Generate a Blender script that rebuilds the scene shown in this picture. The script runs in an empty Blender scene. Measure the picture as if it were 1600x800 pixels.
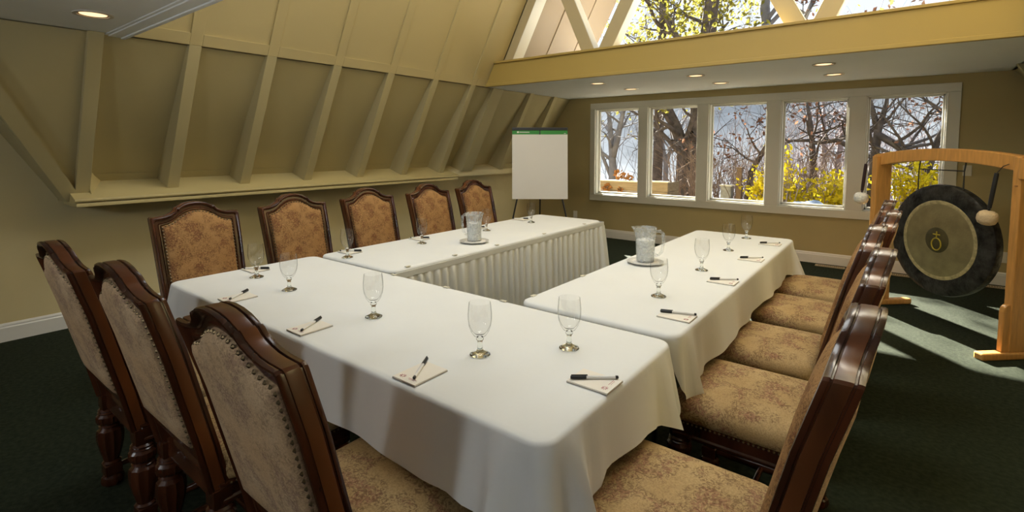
import bpy, math, random
from math import sin, cos, pi, radians as R, sqrt, exp, tan, atan2
from mathutils import Vector, Matrix

SC = bpy.context.scene
COL = SC.collection
rnd = random.Random(7)

# ------------------------------------------------------------------ camera
CAMH = 1.47
cd = bpy.data.cameras.new('camera')
cd.sensor_fit = 'HORIZONTAL'
cd.sensor_width = 36.0
cd.lens = 36.0 * 789.1 / 1600.0
cd.shift_x = 0.0
cd.shift_y = -(400.0 - 284.0) / 1600.0
cd.clip_start = 0.05
cd.clip_end = 600
cam = bpy.data.objects.new('camera', cd)
COL.objects.link(cam)
cam.location = (0, 0, CAMH)
cam.rotation_euler = (R(90 - 3.98), 0, R(37.78))
SC.camera = cam

# ------------------------------------------------------------------ sky, sun, added fill lights, exposure
SC.view_settings.view_transform = 'Standard'
SC.view_settings.look = 'None'
SC.view_settings.exposure = 0.0
SC.view_settings.gamma = 1.0
SC.view_settings.use_curve_mapping = False

w = bpy.data.worlds.new('sky')
SC.world = w
w.use_nodes = True
wn = w.node_tree
bg = wn.nodes['Background']
tc = wn.nodes.new('ShaderNodeTexCoord')
sp = wn.nodes.new('ShaderNodeSeparateXYZ')
rp = wn.nodes.new('ShaderNodeValToRGB')
wn.links.new(tc.outputs['Generated'], sp.inputs[0])
wn.links.new(sp.outputs['Z'], rp.inputs[0])
wn.links.new(rp.outputs[0], bg.inputs['Color'])
rp.color_ramp.elements[0].position = 0.0
rp.color_ramp.elements[0].color = (0.93, 0.96, 1.0, 1)
rp.color_ramp.elements[1].position = 0.7
rp.color_ramp.elements[1].color = (0.62, 0.78, 1.0, 1)
bg.inputs['Strength'].default_value = 1.25

sd = bpy.data.lights.new('sun', 'SUN')
sd.energy = 68.0
sd.angle = R(0.7)
sd.color = (1.0, 0.93, 0.80)
sun = bpy.data.objects.new('sun', sd)
COL.objects.link(sun)
sun_az, sun_el = R(-50.0), R(27.0)      # the way the light travels over the floor
tr = Vector((cos(sun_az) * cos(sun_el), sin(sun_az) * cos(sun_el), -sin(sun_el)))
sun.rotation_euler = tr.to_track_quat('-Z', 'Y').to_euler()


def area(name, loc, target, size, energy, color, size_y=None):
    d = bpy.data.lights.new(name, 'AREA')
    d.energy = energy
    d.color = color
    d.shape = 'RECTANGLE'
    d.size = size
    d.size_y = size_y or size
    o = bpy.data.objects.new(name, d)
    COL.objects.link(o)
    o.location = loc
    o.rotation_euler = (Vector(target) - Vector(loc)).to_track_quat('-Z', 'Y').to_euler()
    return o


area('vault_fill', (-1.8, 2.3, 5.0), (-1.8, 2.0, 0), 1.6, 95, (0.94, 0.98, 1.0), 2.2)  # unseen fill light added high in the vault to brighten the tables
area('loft_fill', (-1.2, 0.3, 3.6), (-2.2, 5.2, 3.0), 2.0, 24, (1.0, 0.98, 0.95), 0.8)  # added fill for the beam and upper slopes, not a room fixture
for rx in (-3.17, -1.07, 1.25):             # three unseen fill spots added behind the viewpoint
    rd = bpy.data.lights.new('rear_fill', 'SPOT')
    rd.energy = 64
    rd.color = (0.94, 0.98, 1.0)
    rd.spot_size = R(125)
    rd.spot_blend = 0.7
    rd.shadow_soft_size = 0.17
    ro = bpy.data.objects.new('rear_fill', rd)
    COL.objects.link(ro)
    ro.location = (rx, -2.5, 2.1)
    ro.rotation_euler = (Vector((-1.9, 3.0, 0.7)) - Vector((rx, -2.5, 2.1))).to_track_quat('-Z', 'Y').to_euler()
area('side_fill', (1.35, 0.1, 1.9), (-5.3, 1.6, 0.9), 1.2, 135, (0.98, 0.99, 1.0), 0.5)  # unseen fill added on the right to lift the knee wall side


# ------------------------------------------------------------------ materials
def nmat(name):
    m = bpy.data.materials.new(name)
    m.use_nodes = True
    nt = m.node_tree
    return m, nt, nt.nodes['Principled BSDF']


def mat(name, col, rough=0.6, metal=0.0, var=0.0, scale=8.0, bump=0.0, bscale=60.0, coat=0.0, sheen=0.0, spec=0.5, stretch=None):
    m, nt, b = nmat(name)
    b.inputs['Base Color'].default_value = (*col, 1)
    b.inputs['Roughness'].default_value = rough
    b.inputs['Metallic'].default_value = metal
    b.inputs['Coat Weight'].default_value = coat
    b.inputs['Coat Roughness'].default_value = 0.12
    b.inputs['Sheen Weight'].default_value = sheen
    b.inputs['Specular IOR Level'].default_value = spec
    t = nt.nodes.new('ShaderNodeTexCoord')
    src = t.outputs['Object']
    if stretch:
        mp = nt.nodes.new('ShaderNodeMapping')
        mp.inputs['Scale'].default_value = stretch
        nt.links.new(src, mp.inputs[0])
        src = mp.outputs[0]
    if var > 0:
        n = nt.nodes.new('ShaderNodeTexNoise')
        n.inputs['Scale'].default_value = scale
        n.inputs['Detail'].default_value = 4
        nt.links.new(src, n.inputs['Vector'])
        r = nt.nodes.new('ShaderNodeValToRGB')
        r.color_ramp.elements[0].position = 0.3
        r.color_ramp.elements[1].position = 0.7
        r.color_ramp.elements[0].color = (*[max(0, c * (1 - var)) for c in col], 1)
        r.color_ramp.elements[1].color = (*[min(1, c * (1 + var)) for c in col], 1)
        nt.links.new(n.outputs['Fac'], r.inputs[0])
        nt.links.new(r.outputs[0], b.inputs['Base Color'])
    if bump > 0:
        n2 = nt.nodes.new('ShaderNodeTexNoise')
        n2.inputs['Scale'].default_value = bscale
        n2.inputs['Detail'].default_value = 3
        nt.links.new(src, n2.inputs['Vector'])
        bp = nt.nodes.new('ShaderNodeBump')
        bp.inputs['Strength'].default_value = bump
        bp.inputs['Distance'].default_value = 0.01
        nt.links.new(n2.outputs['Fac'], bp.inputs['Height'])
        nt.links.new(bp.outputs[0], b.inputs['Normal'])
    return m


def tapestry(name, base, dark, red, pale, scale=1.0, amt=1.0):
    """woven floral upholstery: pale ground, brown vine marks, clusters of reddish flowers"""
    m, nt, b = nmat(name)
    N, L = nt.nodes, nt.links
    b.inputs['Roughness'].default_value = 0.9
    b.inputs['Specular IOR Level'].default_value = 0.15
    t = N.new('ShaderNodeTexCoord')

    def noise(s, det=3, dist=0.0, rough=0.6):
        n = N.new('ShaderNodeTexNoise')
        n.inputs['Scale'].default_value = s * scale
        n.inputs['Detail'].default_value = det
        n.inputs['Distortion'].default_value = dist
        n.inputs['Roughness'].default_value = rough
        L.new(t.outputs['Object'], n.inputs['Vector'])
        return n.outputs['Fac']

    def ramp(v, a, c):
        r = N.new('ShaderNodeMapRange')
        r.inputs['From Min'].default_value = a
        r.inputs['From Max'].default_value = c
        L.new(v, r.inputs['Value'])
        return r.outputs[0]

    def mul(a, c):
        r = N.new('ShaderNodeMath')
        r.operation = 'MULTIPLY'
        L.new(a, r.inputs[0])
        if isinstance(c, float):
            r.inputs[1].default_value = c
        else:
            L.new(c, r.inputs[1])
        return r.outputs[0]

    def mix(f, a, c):
        r = N.new('ShaderNodeMix')
        r.data_type = 'RGBA'
        L.new(f, r.inputs[0])
        for sock, v in ((r.inputs[6], a), (r.inputs[7], c)):
            if isinstance(v, tuple):
                sock.default_value = (*v, 1)
            else:
                L.new(v, sock)
        return r.outputs[2]
    col = mix(ramp(noise(5, 2), 0.35, 0.65), base, pale)
    # flower clusters: blobs of voronoi cells broken by petals
    field = noise(9.5, 2, 0.4)
    clusters = ramp(field, 0.53, 0.58)
    petals = ramp(noise(58, 3, 1.4), 0.44, 0.52)
    col = mix(mul(mul(clusters, petals), 0.85 * amt), col, red)
    vines = ramp(noise(46, 4, 2.6, 0.7), 0.49, 0.55)
    patch = ramp(field, 0.40, 0.47)
    col = mix(mul(mul(vines, patch), 0.85 * amt), col, dark)
    weave = ramp(noise(190, 3), 0.40, 0.66)
    col = mix(mul(weave, 0.38), col, dark)
    L.new(col, b.inputs['Base Color'])
    bp = N.new('ShaderNodeBump')
    bp.inputs['Strength'].default_value = 0.25
    bp.inputs['Distance'].default_value = 0.004
    L.new(noise(220, 2), bp.inputs['Height'])
    L.new(bp.outputs[0], b.inputs['Normal'])
    return m


def glass(name, tint=(0.97, 0.98, 0.98), edge=(0.55, 0.58, 0.56), refl=1.0, ior=1.45):
    m = bpy.data.materials.new(name)
    m.use_nodes = True
    nt = m.node_tree
    N, L = nt.nodes, nt.links
    N.remove(N['Principled BSDF'])
    out = N['Material Output']
    tr_ = N.new('ShaderNodeBsdfTransparent')
    gl = N.new('ShaderNodeBsdfGlossy')
    gl.inputs['Roughness'].default_value = 0.02
    lw = N.new('ShaderNodeLayerWeight')
    lw.inputs['Blend'].default_value = 0.4
    rp_ = N.new('ShaderNodeValToRGB')
    rp_.color_ramp.elements[0].position = 0.62
    rp_.color_ramp.elements[0].color = (*tint, 1)
    rp_.color_ramp.elements[1].position = 0.97
    rp_.color_ramp.elements[1].color = (*edge, 1)
    L.new(lw.outputs['Facing'], rp_.inputs[0])
    L.new(rp_.outputs[0], tr_.inputs[0])
    pw = N.new('ShaderNodeMath')
    pw.operation = 'POWER'
    pw.inputs[1].default_value = 5.0
    lw2 = N.new('ShaderNodeLayerWeight')
    lw2.inputs['Blend'].default_value = 0.5
    L.new(lw2.outputs['Facing'], pw.inputs[0])
    mu = N.new('ShaderNodeMath')
    mu.operation = 'MULTIPLY_ADD'
    mu.inputs[1].default_value = 0.45 * refl
    mu.inputs[2].default_value = 0.04 * refl
    L.new(pw.outputs[0], mu.inputs[0])
    mx = N.new('ShaderNodeMixShader')
    L.new(mu.outputs[0], mx.inputs[0])
    L.new(tr_.outputs[0], mx.inputs[1])
    L.new(gl.outputs[0], mx.inputs[2])
    L.new(mx.outputs[0], out.inputs['Surface'])
    return m


def solid_glass(name, col):
    m, nt, b = nmat(name)
    b.inputs['Base Color'].default_value = (*col, 1)
    b.inputs['Roughness'].default_value = 0.02
    b.inputs['IOR'].default_value = 1.48
    b.inputs['Transmission Weight'].default_value = 1.0
    return m


def frosty(name, col, clear, bump):
    """cloudy see-through stuff: clear fraction shows what is behind"""
    m, nt, b = nmat(name)
    N, L = nt.nodes, nt.links
    b.inputs['Base Color'].default_value = (*col, 1)
    b.inputs['Roughness'].default_value = 0.15
    n = N.new('ShaderNodeTexNoise')
    n.inputs['Scale'].default_value = 38
    t = N.new('ShaderNodeTexCoord')
    L.new(t.outputs['Object'], n.inputs['Vector'])
    bp = N.new('ShaderNodeBump')
    bp.inputs['Strength'].default_value = bump
    bp.inputs['Distance'].default_value = 0.01
    L.new(n.outputs['Fac'], bp.inputs['Height'])
    L.new(bp.outputs[0], b.inputs['Normal'])
    r = N.new('ShaderNodeMapRange')
    r.inputs['From Min'].default_value = 0.35
    r.inputs['From Max'].default_value = 0.65
    r.inputs['To Min'].default_value = clear[0]
    r.inputs['To Max'].default_value = clear[1]
    L.new(n.outputs['Fac'], r.inputs['Value'])
    tr_ = N.new('ShaderNodeBsdfTransparent')
    tr_.inputs[0].default_value = (0.97, 0.98, 0.98, 1)
    mx = N.new('ShaderNodeMixShader')
    L.new(r.outputs[0], mx.inputs[0])
    L.new(b.outputs[0], mx.inputs[1])
    L.new(tr_.outputs[0], mx.inputs[2])
    L.new(mx.outputs[0], N['Material Output'].inputs['Surface'])
    return m


def leafmat(name, col, var=0.4):
    m = bpy.data.materials.new(name)
    m.use_nodes = True
    nt = m.node_tree
    N, L = nt.nodes, nt.links
    N.remove(N['Principled BSDF'])
    out = N['Material Output']
    d = N.new('ShaderNodeBsdfDiffuse')
    t = N.new('ShaderNodeBsdfTranslucent')
    g = N.new('ShaderNodeNewGeometry')
    r = N.new('ShaderNodeValToRGB')
    r.color_ramp.elements[0].color = (*[c * (1 - var) for c in col], 1)
    r.color_ramp.elements[1].color = (*[min(1, c * (1 + var)) for c in col], 1)
    L.new(g.outputs['Random Per Island'], r.inputs[0])
    L.new(r.outputs[0], d.inputs[0])
    L.new(r.outputs[0], t.inputs[0])
    mx = N.new('ShaderNodeMixShader')
    mx.inputs[0].default_value = 0.5
    L.new(d.outputs[0], mx.inputs[1])
    L.new(t.outputs[0], mx.inputs[2])
    L.new(mx.outputs[0], out.inputs['Surface'])
    return m


def emis(name, col, s):
    m, nt, b = nmat(name)
    b.inputs['Base Color'].default_value = (*col, 1)
    b.inputs['Emission Color'].default_value = (*col, 1)
    b.inputs['Emission Strength'].default_value = s
    return m


M = dict(
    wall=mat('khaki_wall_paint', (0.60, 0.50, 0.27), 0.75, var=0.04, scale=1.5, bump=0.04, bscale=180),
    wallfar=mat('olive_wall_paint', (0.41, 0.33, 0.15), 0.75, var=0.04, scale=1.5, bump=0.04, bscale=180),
    sill=mat('straw_ledge_paint', (0.50, 0.41, 0.19), 0.55, var=0.03, scale=1.5),
    slope=mat('khaki_slope_paint', (0.42, 0.355, 0.185), 0.6, var=0.03, scale=1.2),
    taupe=mat('taupe_slope', (0.33, 0.26, 0.19), 0.6, var=0.03, scale=1.2),  # greyer, pinker tone for the slope beyond the beam
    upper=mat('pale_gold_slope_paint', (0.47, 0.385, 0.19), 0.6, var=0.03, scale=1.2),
    beam=mat('gold_beam_paint', (0.44, 0.315, 0.088), 0.5, var=0.03, scale=1.2),
    truss=mat('cream_truss_paint', (0.50, 0.42, 0.25), 0.5, var=0.03, scale=1.2),
    soffit=mat('white_soffit_paint', (0.86, 0.88, 0.88), 0.7, var=0.03, scale=1.0),
    white=mat('white_trim_paint', (0.62, 0.60, 0.52), 0.4, var=0.02, scale=3),
    base=mat('white_baseboard_paint', (0.70, 0.68, 0.62), 0.4, var=0.02, scale=3),
    carpet=mat('dark_green_carpet', (0.0215, 0.0275, 0.0155), 0.95, var=0.35, scale=45, bump=0.6, bscale=350, spec=0.1),
    cloth=mat('white_tablecloth', (0.79, 0.80, 0.79), 0.85, var=0.015, scale=4, bump=0.12, bscale=14, spec=0.2),
    skirt=mat('white_skirt_cloth', (0.78, 0.79, 0.78), 0.8, var=0.02, scale=6, spec=0.2),
    wood=mat('dark_mahogany', (0.055, 0.016, 0.006), 0.24, var=0.55, scale=9, coat=0.1, stretch=(1, 1, 0.25)),
    woodl=mat('rubbed_mahogany', (0.115, 0.037, 0.011), 0.28, var=0.5, scale=7, coat=0.1, stretch=(1, 1, 0.3)),
    seat=tapestry('gold_tapestry', (0.46, 0.31, 0.14), (0.13, 0.07, 0.035), (0.30, 0.125, 0.085), (0.52, 0.37, 0.18), amt=0.75),
    front=tapestry('amber_tapestry', (0.36, 0.195, 0.075), (0.11, 0.05, 0.022), (0.19, 0.07, 0.035), (0.43, 0.245, 0.10), scale=1.1, amt=0.8),
    rear=tapestry('beige_tapestry', (0.52, 0.345, 0.19), (0.15, 0.095, 0.06), (0.25, 0.14, 0.12), (0.54, 0.385, 0.235), scale=1.3, amt=0.55),
    nail=mat('antique_brass_nail', (0.10, 0.07, 0.035), 0.35, metal=0.9),
    oak=mat('honey_oak', (0.56, 0.27, 0.068), 0.42, var=0.16, scale=9, coat=0.15, stretch=(6, 6, 0.8)),
    oakd=mat('oak_peg', (0.22, 0.10, 0.03), 0.5),
    black=mat('black_plastic', (0.012, 0.012, 0.013), 0.4),
    cord=mat('black_cord', (0.015, 0.014, 0.012), 0.7),
    gongrim=mat('blackened_bronze', (0.034, 0.032, 0.03), 0.36, metal=0.5, var=0.85, scale=16, bump=0.7, bscale=30),
    gong=mat('brushed_bronze', (0.36, 0.30, 0.165), 0.38, metal=0.75, var=0.18, scale=10, bump=0.15, bscale=60),
    gongedge=mat('bright_bronze_edge', (0.55, 0.46, 0.25), 0.4, metal=0.6, var=0.25, scale=40, bump=0.4, bscale=90),
    gongdot=mat('dark_bronze_disc', (0.10, 0.085, 0.04), 0.45, metal=0.6, var=0.2, scale=14),
    gold=mat('yellow_gold_paint', (0.42, 0.32, 0.03), 0.4, metal=0.2),
    felt=mat('white_felt', (0.72, 0.71, 0.65), 0.95, var=0.08, scale=30, bump=0.6, bscale=80),
    feltb=mat('beige_felt', (0.62, 0.47, 0.28), 0.95, var=0.1, scale=30, bump=0.6, bscale=80),
    paper=mat('white_paper', (0.74, 0.71, 0.66), 0.7, var=0.015, scale=3),
    green=mat('green_print', (0.03, 0.26, 0.035), 0.5),
    pad=mat('cream_paper', (0.84, 0.79, 0.70), 0.7),
    red=mat('faded_red_print', (0.55, 0.25, 0.25), 0.7),
    card=mat('grey_card', (0.35, 0.31, 0.25), 0.8),
    pen=mat('white_plastic', (0.80, 0.79, 0.76), 0.3),
    plate=mat('white_china', (0.78, 0.76, 0.70), 0.2, coat=0.3),
    napkin=mat('white_napkin', (0.80, 0.77, 0.72), 0.9),
    switch=mat('ivory_plastic', (0.66, 0.63, 0.54), 0.4),
    vent=mat('tan_metal_grille', (0.42, 0.34, 0.22), 0.45, metal=0.3),
    glass=glass('clear_goblet_glass', (0.988, 0.99, 0.989), (0.22, 0.26, 0.23), 1.0),
    pane=glass('window_pane_glass', (0.97, 0.98, 0.98), (0.85, 0.88, 0.88), 0.35),
    jug=frosty('clear_pitcher_plastic', (0.80, 0.82, 0.82), (0.62, 0.90), 0.3),
    gsolid=solid_glass('solid_goblet_glass', (0.93, 0.96, 0.93)),
    ice=frosty('ice_water', (0.93, 0.93, 0.92), (0.05, 0.40), 0.5),
    clip=mat('translucent_clip', (0.66, 0.62, 0.50), 0.3),
    can=mat('bronze_reflector', (0.30, 0.14, 0.05), 0.3, metal=0.8),
    bulb=emis('lit_bulb', (1.0, 0.68, 0.36), 1.7),
    ring=mat('downlight_trim', (0.55, 0.50, 0.42), 0.5),
    bark=mat('grey_brown_bark', (0.10, 0.085, 0.078), 0.95, var=0.4, scale=6, bump=0.8, bscale=12, spec=0.1),
    barkg=mat('hazy_grey_bark', (0.17, 0.17, 0.185), 0.95, var=0.25, scale=5, spec=0.1),
    barkd=mat('dark_bark', (0.09, 0.075, 0.07), 0.95, var=0.4, scale=6, bump=0.8, bscale=12, spec=0.1),
    twig=mat('grey_mauve_twig', (0.27, 0.23, 0.24), 0.95, var=0.3, scale=3, spec=0.1),
    yellow=leafmat('yellow_leaf', (0.66, 0.54, 0.03), 0.35),
    ygreen=leafmat('yellow_green_leaf', (0.24, 0.22, 0.04)),
    rust=leafmat('rust_leaf', (0.22, 0.11, 0.07)),
    ground=mat('leaf_litter', (0.11, 0.085, 0.06), 0.95, var=0.4, scale=2.5, spec=0.1),
    hill=mat('haze_tinted_woodland', (0.205, 0.222, 0.245), 1.0, var=0.22, scale=0.35, spec=0.0),  # blue haze of distance is mixed into the hill colour
    plank=mat('sawn_pine', (0.22, 0.17, 0.11), 0.8, var=0.2, scale=6, stretch=(0.6, 1, 6)),
    greyp=mat('weathered_post', (0.20, 0.135, 0.09), 0.9, var=0.3, scale=8),
    dried=mat('dried_flower_head', (0.27, 0.12, 0.035), 0.95, var=0.5, scale=30, bump=0.8, bscale=60),
    tarp=mat('blue_grey_tarp', (0.16, 0.22, 0.33), 0.6, var=0.1, scale=8),
    stone=mat('grey_stone', (0.30, 0.30, 0.29), 0.9, var=0.3, scale=9),
)


# ------------------------------------------------------------------ mesh helpers
class MB:
    def __init__(s):
        s.v, s.f = [], []

    def add(s, vs, fs):
        o = len(s.v)
        s.v += [tuple(p) for p in vs]
        s.f += [tuple(i + o for i in q) for q in fs]
        return s

    def box(s, x0, x1, y0, y1, z0, z1):
        return s.add([(x0, y0, z0), (x1, y0, z0), (x1, y1, z0), (x0, y1, z0), (x0, y0, z1), (x1, y0, z1), (x1, y1, z1), (x0, y1, z1)],
                     [(0, 3, 2, 1), (4, 5, 6, 7), (0, 1, 5, 4), (1, 2, 6, 5), (2, 3, 7, 6), (3, 0, 4, 7)])

    def obox(s, c, ax, ay, az, hx, hy, hz):
        """box about c with unit axes and half sizes"""
        c, ax, ay, az = Vector(c), Vector(ax), Vector(ay), Vector(az)
        vs = [c + ax * hx * i + ay * hy * j + az * hz * k for k in (-1, 1) for (i, j) in ((-1, -1), (1, -1), (1, 1), (-1, 1))]
        return s.add(vs, [(0, 3, 2, 1), (4, 5, 6, 7), (0, 1, 5, 4), (1, 2, 6, 5), (2, 3, 7, 6), (3, 0, 4, 7)])

    def prism(s, poly, vec):
        """poly: list of 3d points, extruded by vec"""
        n = len(poly)
        vec = Vector(vec)
        a = [Vector(p) for p in poly]
        vs = a + [p + vec for p in a]
        fs = [tuple(range(n - 1, -1, -1)), tuple(range(n, 2 * n))]
        fs += [(i, (i + 1) % n, n + (i + 1) % n, n + i) for i in range(n)]
        return s.add(vs, fs)

    def lathe(s, prof, n=24, c=(0, 0, 0), mod=None, cap0=True, cap1=True):
        vs, fs = [], []
        for (r, z) in prof:
            for k in range(n):
                a = 2 * pi * k / n
                rr = r * (mod(a, z) if mod else 1)
                vs.append((c[0] + rr * cos(a), c[1] + rr * sin(a), c[2] + z))
        for i in range(len(prof) - 1):
            for k in range(n):
                fs.append((i * n + k, i * n + (k + 1) % n, (i + 1) * n + (k + 1) % n, (i + 1) * n + k))
        if cap0:
            fs.append(tuple(range(n - 1, -1, -1)))
        if cap1:
            fs.append(tuple(range((len(prof) - 1) * n, len(prof) * n)))
        return s.add(vs, fs)

    def tube(s, pts, radii, n=8, cap=True):
        pts = [Vector(p) for p in pts]
        if not hasattr(radii, '__len__'):
            radii = [radii] * len(pts)
        vs, fs = [], []
        ref = None
        for i, p in enumerate(pts):
            d = (pts[min(i + 1, len(pts) - 1)] - pts[max(i - 1, 0)]).normalized()
            if ref is None:
                ref = d.orthogonal().normalized()
            ref = (ref - d * ref.dot(d)).normalized()
            b = d.cross(ref)
            for k in range(n):
                a = 2 * pi * k / n
                vs.append(p + (ref * cos(a) + b * sin(a)) * radii[i])
        m = len(pts)
        for i in range(m - 1):
            for k in range(n):
                fs.append((i * n + k, i * n + (k + 1) % n, (i + 1) * n + (k + 1) % n, (i + 1) * n + k))
        if cap:
            fs.append(tuple(range(n - 1, -1, -1)))
            fs.append(tuple(range((m - 1) * n, m * n)))
        return s.add(vs, fs)

    def loops(s, loops, cap0=False, cap1=False):
        n = len(loops[0])
        vs = [p for l in loops for p in l]
        fs = []
        for i in range(len(loops) - 1):
            for k in range(n):
                fs.append((i * n + k, i * n + (k + 1) % n, (i + 1) * n + (k + 1) % n, (i + 1) * n + k))
        if cap0:
            fs.append(tuple(range(n - 1, -1, -1)))
        if cap1:
            fs.append(tuple(range((len(loops) - 1) * n, len(loops) * n)))
        return s.add(vs, fs)

    def build(s, name, m, parent=None, smooth=False, bevel=0.0, kind=None, loc=None):
        me = bpy.data.meshes.new(name)
        me.from_pydata(s.v, [], s.f)
        me.update()
        if smooth:
            me.polygons.foreach_set('use_smooth', [True] * len(me.polygons))
            if smooth != 'all':
                me.set_sharp_from_angle(angle=R(smooth if smooth is not True else 40))
        me.materials.append(m)
        o = bpy.data.objects.new(name, me)
        COL.objects.link(o)
        if parent:
            o.parent = parent
        if loc:
            o.location = loc
        if bevel:
            b = o.modifiers.new('bevel', 'BEVEL')
            b.width = bevel
            b.segments = 2
            b.limit_method = 'ANGLE'
        if kind:
            o['kind'] = kind
        return o


def tag(o, label, cat, group=None, kind=None):
    o['label'] = label
    o['category'] = cat
    if group:
        o['group'] = group
    if kind:
        o['kind'] = kind
    return o


def thing(name, label, cat, loc=(0, 0, 0), rz=0.0, group=None, kind=None):
    o = bpy.data.objects.new(name, None)
    COL.objects.link(o)
    o.location = loc
    o.rotation_euler = (0, 0, rz)
    return tag(o, label, cat, group, kind)


def dup(root, label, loc, rz, group=None):
    r = root.copy()
    COL.objects.link(r)
    r.location = loc
    r.rotation_euler = (0, 0, rz)
    r['label'] = label
    if group:
        r['group'] = group
    for ch in list(root.children):
        c = ch.copy()
        COL.objects.link(c)
        c.parent = r
        for g in list(ch.children):
            d = g.copy()
            COL.objects.link(d)
            d.parent = c
    return r


def rrect(x0, x1, y0, y1, r, k=5, per=0.0):
    """rounded rectangle loop, counter-clockwise; per: spacing of extra points on the straight sides"""
    pts = []
    cs = [(x1 - r, y0 + r, -90), (x1 - r, y1 - r, 0), (x0 + r, y1 - r, 90), (x0 + r, y0 + r, 180)]
    for i, (cx, cy, a0) in enumerate(cs):
        arc = [(cx + r * cos(R(a0 + 90 * j / k)), cy + r * sin(R(a0 + 90 * j / k))) for j in range(k + 1)]
        pts += arc
        if per:
            nx, ny, na = cs[(i + 1) % 4]
            q = (nx + r * cos(R(na)), ny + r * sin(R(na)))
            d = sqrt((q[0] - arc[-1][0]) ** 2 + (q[1] - arc[-1][1]) ** 2)
            m = per if isinstance(per, int) else int(d / per)
            for j in range(1, m):
                pts.append((arc[-1][0] + (q[0] - arc[-1][0]) * j / m, arc[-1][1] + (q[1] - arc[-1][1]) * j / m))
    return pts


# ------------------------------------------------------------------ room shell
YF, XL, ZC = 7.36, -5.317, 2.26            # window wall, knee wall, soffit height
K = 1 / tan(R(62))
XC = -1.80                                 # ridge line


def xs(z):                                 # inner slope plane, left side
    return -4.42 - (ZC - z) * K


def xp(z):                                 # recessed panels between the rafters
    return -4.47 - (ZC - z) * (0.80 / 1.07)


fl = MB().box(-5.45, 1.95, -3.1, 7.5, -0.12, 0.0).build('floor', M['carpet'], kind='structure')
tag(fl, 'dark green carpet covering the whole room', 'floor')

wl = MB()
wl.box(XL - 0.12, XL, -3.1, 7.5, 0, 1.04)
wl.box(XL - 0.12, XL, -3.1, 0.95, 1.04, ZC)
tag(wl.build('wall_left', M['wall'], kind='structure'), 'khaki knee wall under the sloping ceiling', 'wall')
wr = MB().box(1.72, 1.84, -3.1, 7.5, 0, 1.2)
tag(wr.build('wall_right', M['wall'], kind='structure'), 'khaki knee wall on the gong side', 'wall')
wnr = MB().box(-5.45, 1.95, -3.1, -2.98, 0, 7.4)
tag(wnr.build('wall_near', M['wall'], kind='structure'), 'khaki wall at the end of the room opposite the windows', 'wall')

# window wall with one long opening
WX0, WX1, WZ0, WZ1 = -3.98, 0.375, 0.695, 2.068
wf = MB()
wf.box(-5.75, WX0, YF, YF + 0.16, 0, ZC + 0.3)
wf.box(WX1, 2.1, YF, YF + 0.16, 0, ZC + 0.3)
wf.box(WX0, WX1, YF, YF + 0.16, 0, WZ0)
wf.box(WX0, WX1, YF, YF + 0.16, WZ1, ZC + 0.3)
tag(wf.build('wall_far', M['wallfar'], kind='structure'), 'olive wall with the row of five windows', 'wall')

# five windows: casing, posts and a pane each
PX = [(-3.98, -3.235), (-3.09, -2.345), (-2.19, -1.445), (-1.28, -0.545), (-0.372, 0.352)]
cas = thing('trim_1', 'white casing boards around the row of five windows', 'window trim', (-1.8, YF, WZ0), kind='structure')
cb = lambda x0, x1, z0, z1, y0=-0.028, y1=0.0: MB().box(x0 + 1.8, x1 + 1.8, y0, y1, z0 - WZ0, z1 - WZ0)
cb(-4.068, 0.466, WZ1, 2.165).build('head_board', M['white'], cas, bevel=0.004)
cb(-4.068, 0.466, 0.594, WZ0).build('sill_board', M['white'], cas, bevel=0.004)
cb(-4.068, WX0, WZ0, WZ1).build('side_board', M['white'], cas, bevel=0.004)
cb(0.352, 0.466, WZ0, WZ1).build('side_board', M['white'], cas, bevel=0.004)
for i in range(4):
    cb(PX[i][1], PX[i + 1][0], WZ0, WZ1, -0.028, 0.15).build('post_board', M['white'], cas, bevel=0.004)
names = ['leftmost', 'second from the flip chart', 'middle', 'second from the gong', 'rightmost, behind the gong stand']
for i, (a, b) in enumerate(PX):
    wn_ = thing('window_%d' % (i + 1), 'tall white framed window, %s of the row of five' % names[i], 'window', ((a + b) / 2, YF, WZ0), kind='structure')
    h, hw = WZ1 - WZ0, (b - a) / 2
    jm = MB()
    jm.box(-hw, -hw + 0.012, 0.0, 0.15, 0, h).box(hw - 0.012, hw, 0.0, 0.15, 0, h)
    jm.box(-hw, hw, 0.0, 0.15, 0, 0.014).box(-hw, hw, 0.0, 0.15, h - 0.012, h)
    jm.build('jamb', M['white'], wn_)
    s_ = 0.032
    sf = MB()
    sf.box(-hw, -hw + s_, 0.085, 0.125, 0, h).box(hw - s_, hw, 0.085, 0.125, 0, h)
    sf.box(-hw, hw, 0.085, 0.125, 0, s_ + 0.01).box(-hw, hw, 0.085, 0.125, h - s_, h)
    sf.build('sash_frame', M['white'], wn_, bevel=0.003)
    MB().box(-hw + s_, hw - s_, 0.102, 0.107, s_, h - s_).build('pane', M['pane'], wn_)

# baseboards
def baseboard(name, label, pts_a, pts_b, nrm):
    a, b, n = Vector(pts_a), Vector(pts_b), Vector(nrm)
    prof = [(0, 0), (0.018, 0), (0.018, 0.105), (0.012, 0.113), (0.012, 0.124), (0.005, 0.138), (0, 0.138)]
    poly = [a + n * d + Vector((0, 0, z)) for d, z in prof]
    o = MB().prism(poly, b - a).build(name, M['base'], kind='structure')
    tag(o, label, 'baseboard')


baseboard('baseboard_far', 'white moulded baseboard under the windows', (-5.3, YF, 0), (1.7, YF, 0), (0, -1, 0))
baseboard('baseboard_left', 'white moulded baseboard along the khaki knee wall', (XL, -2.95, 0), (XL, YF, 0), (1, 0, 0))

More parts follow.
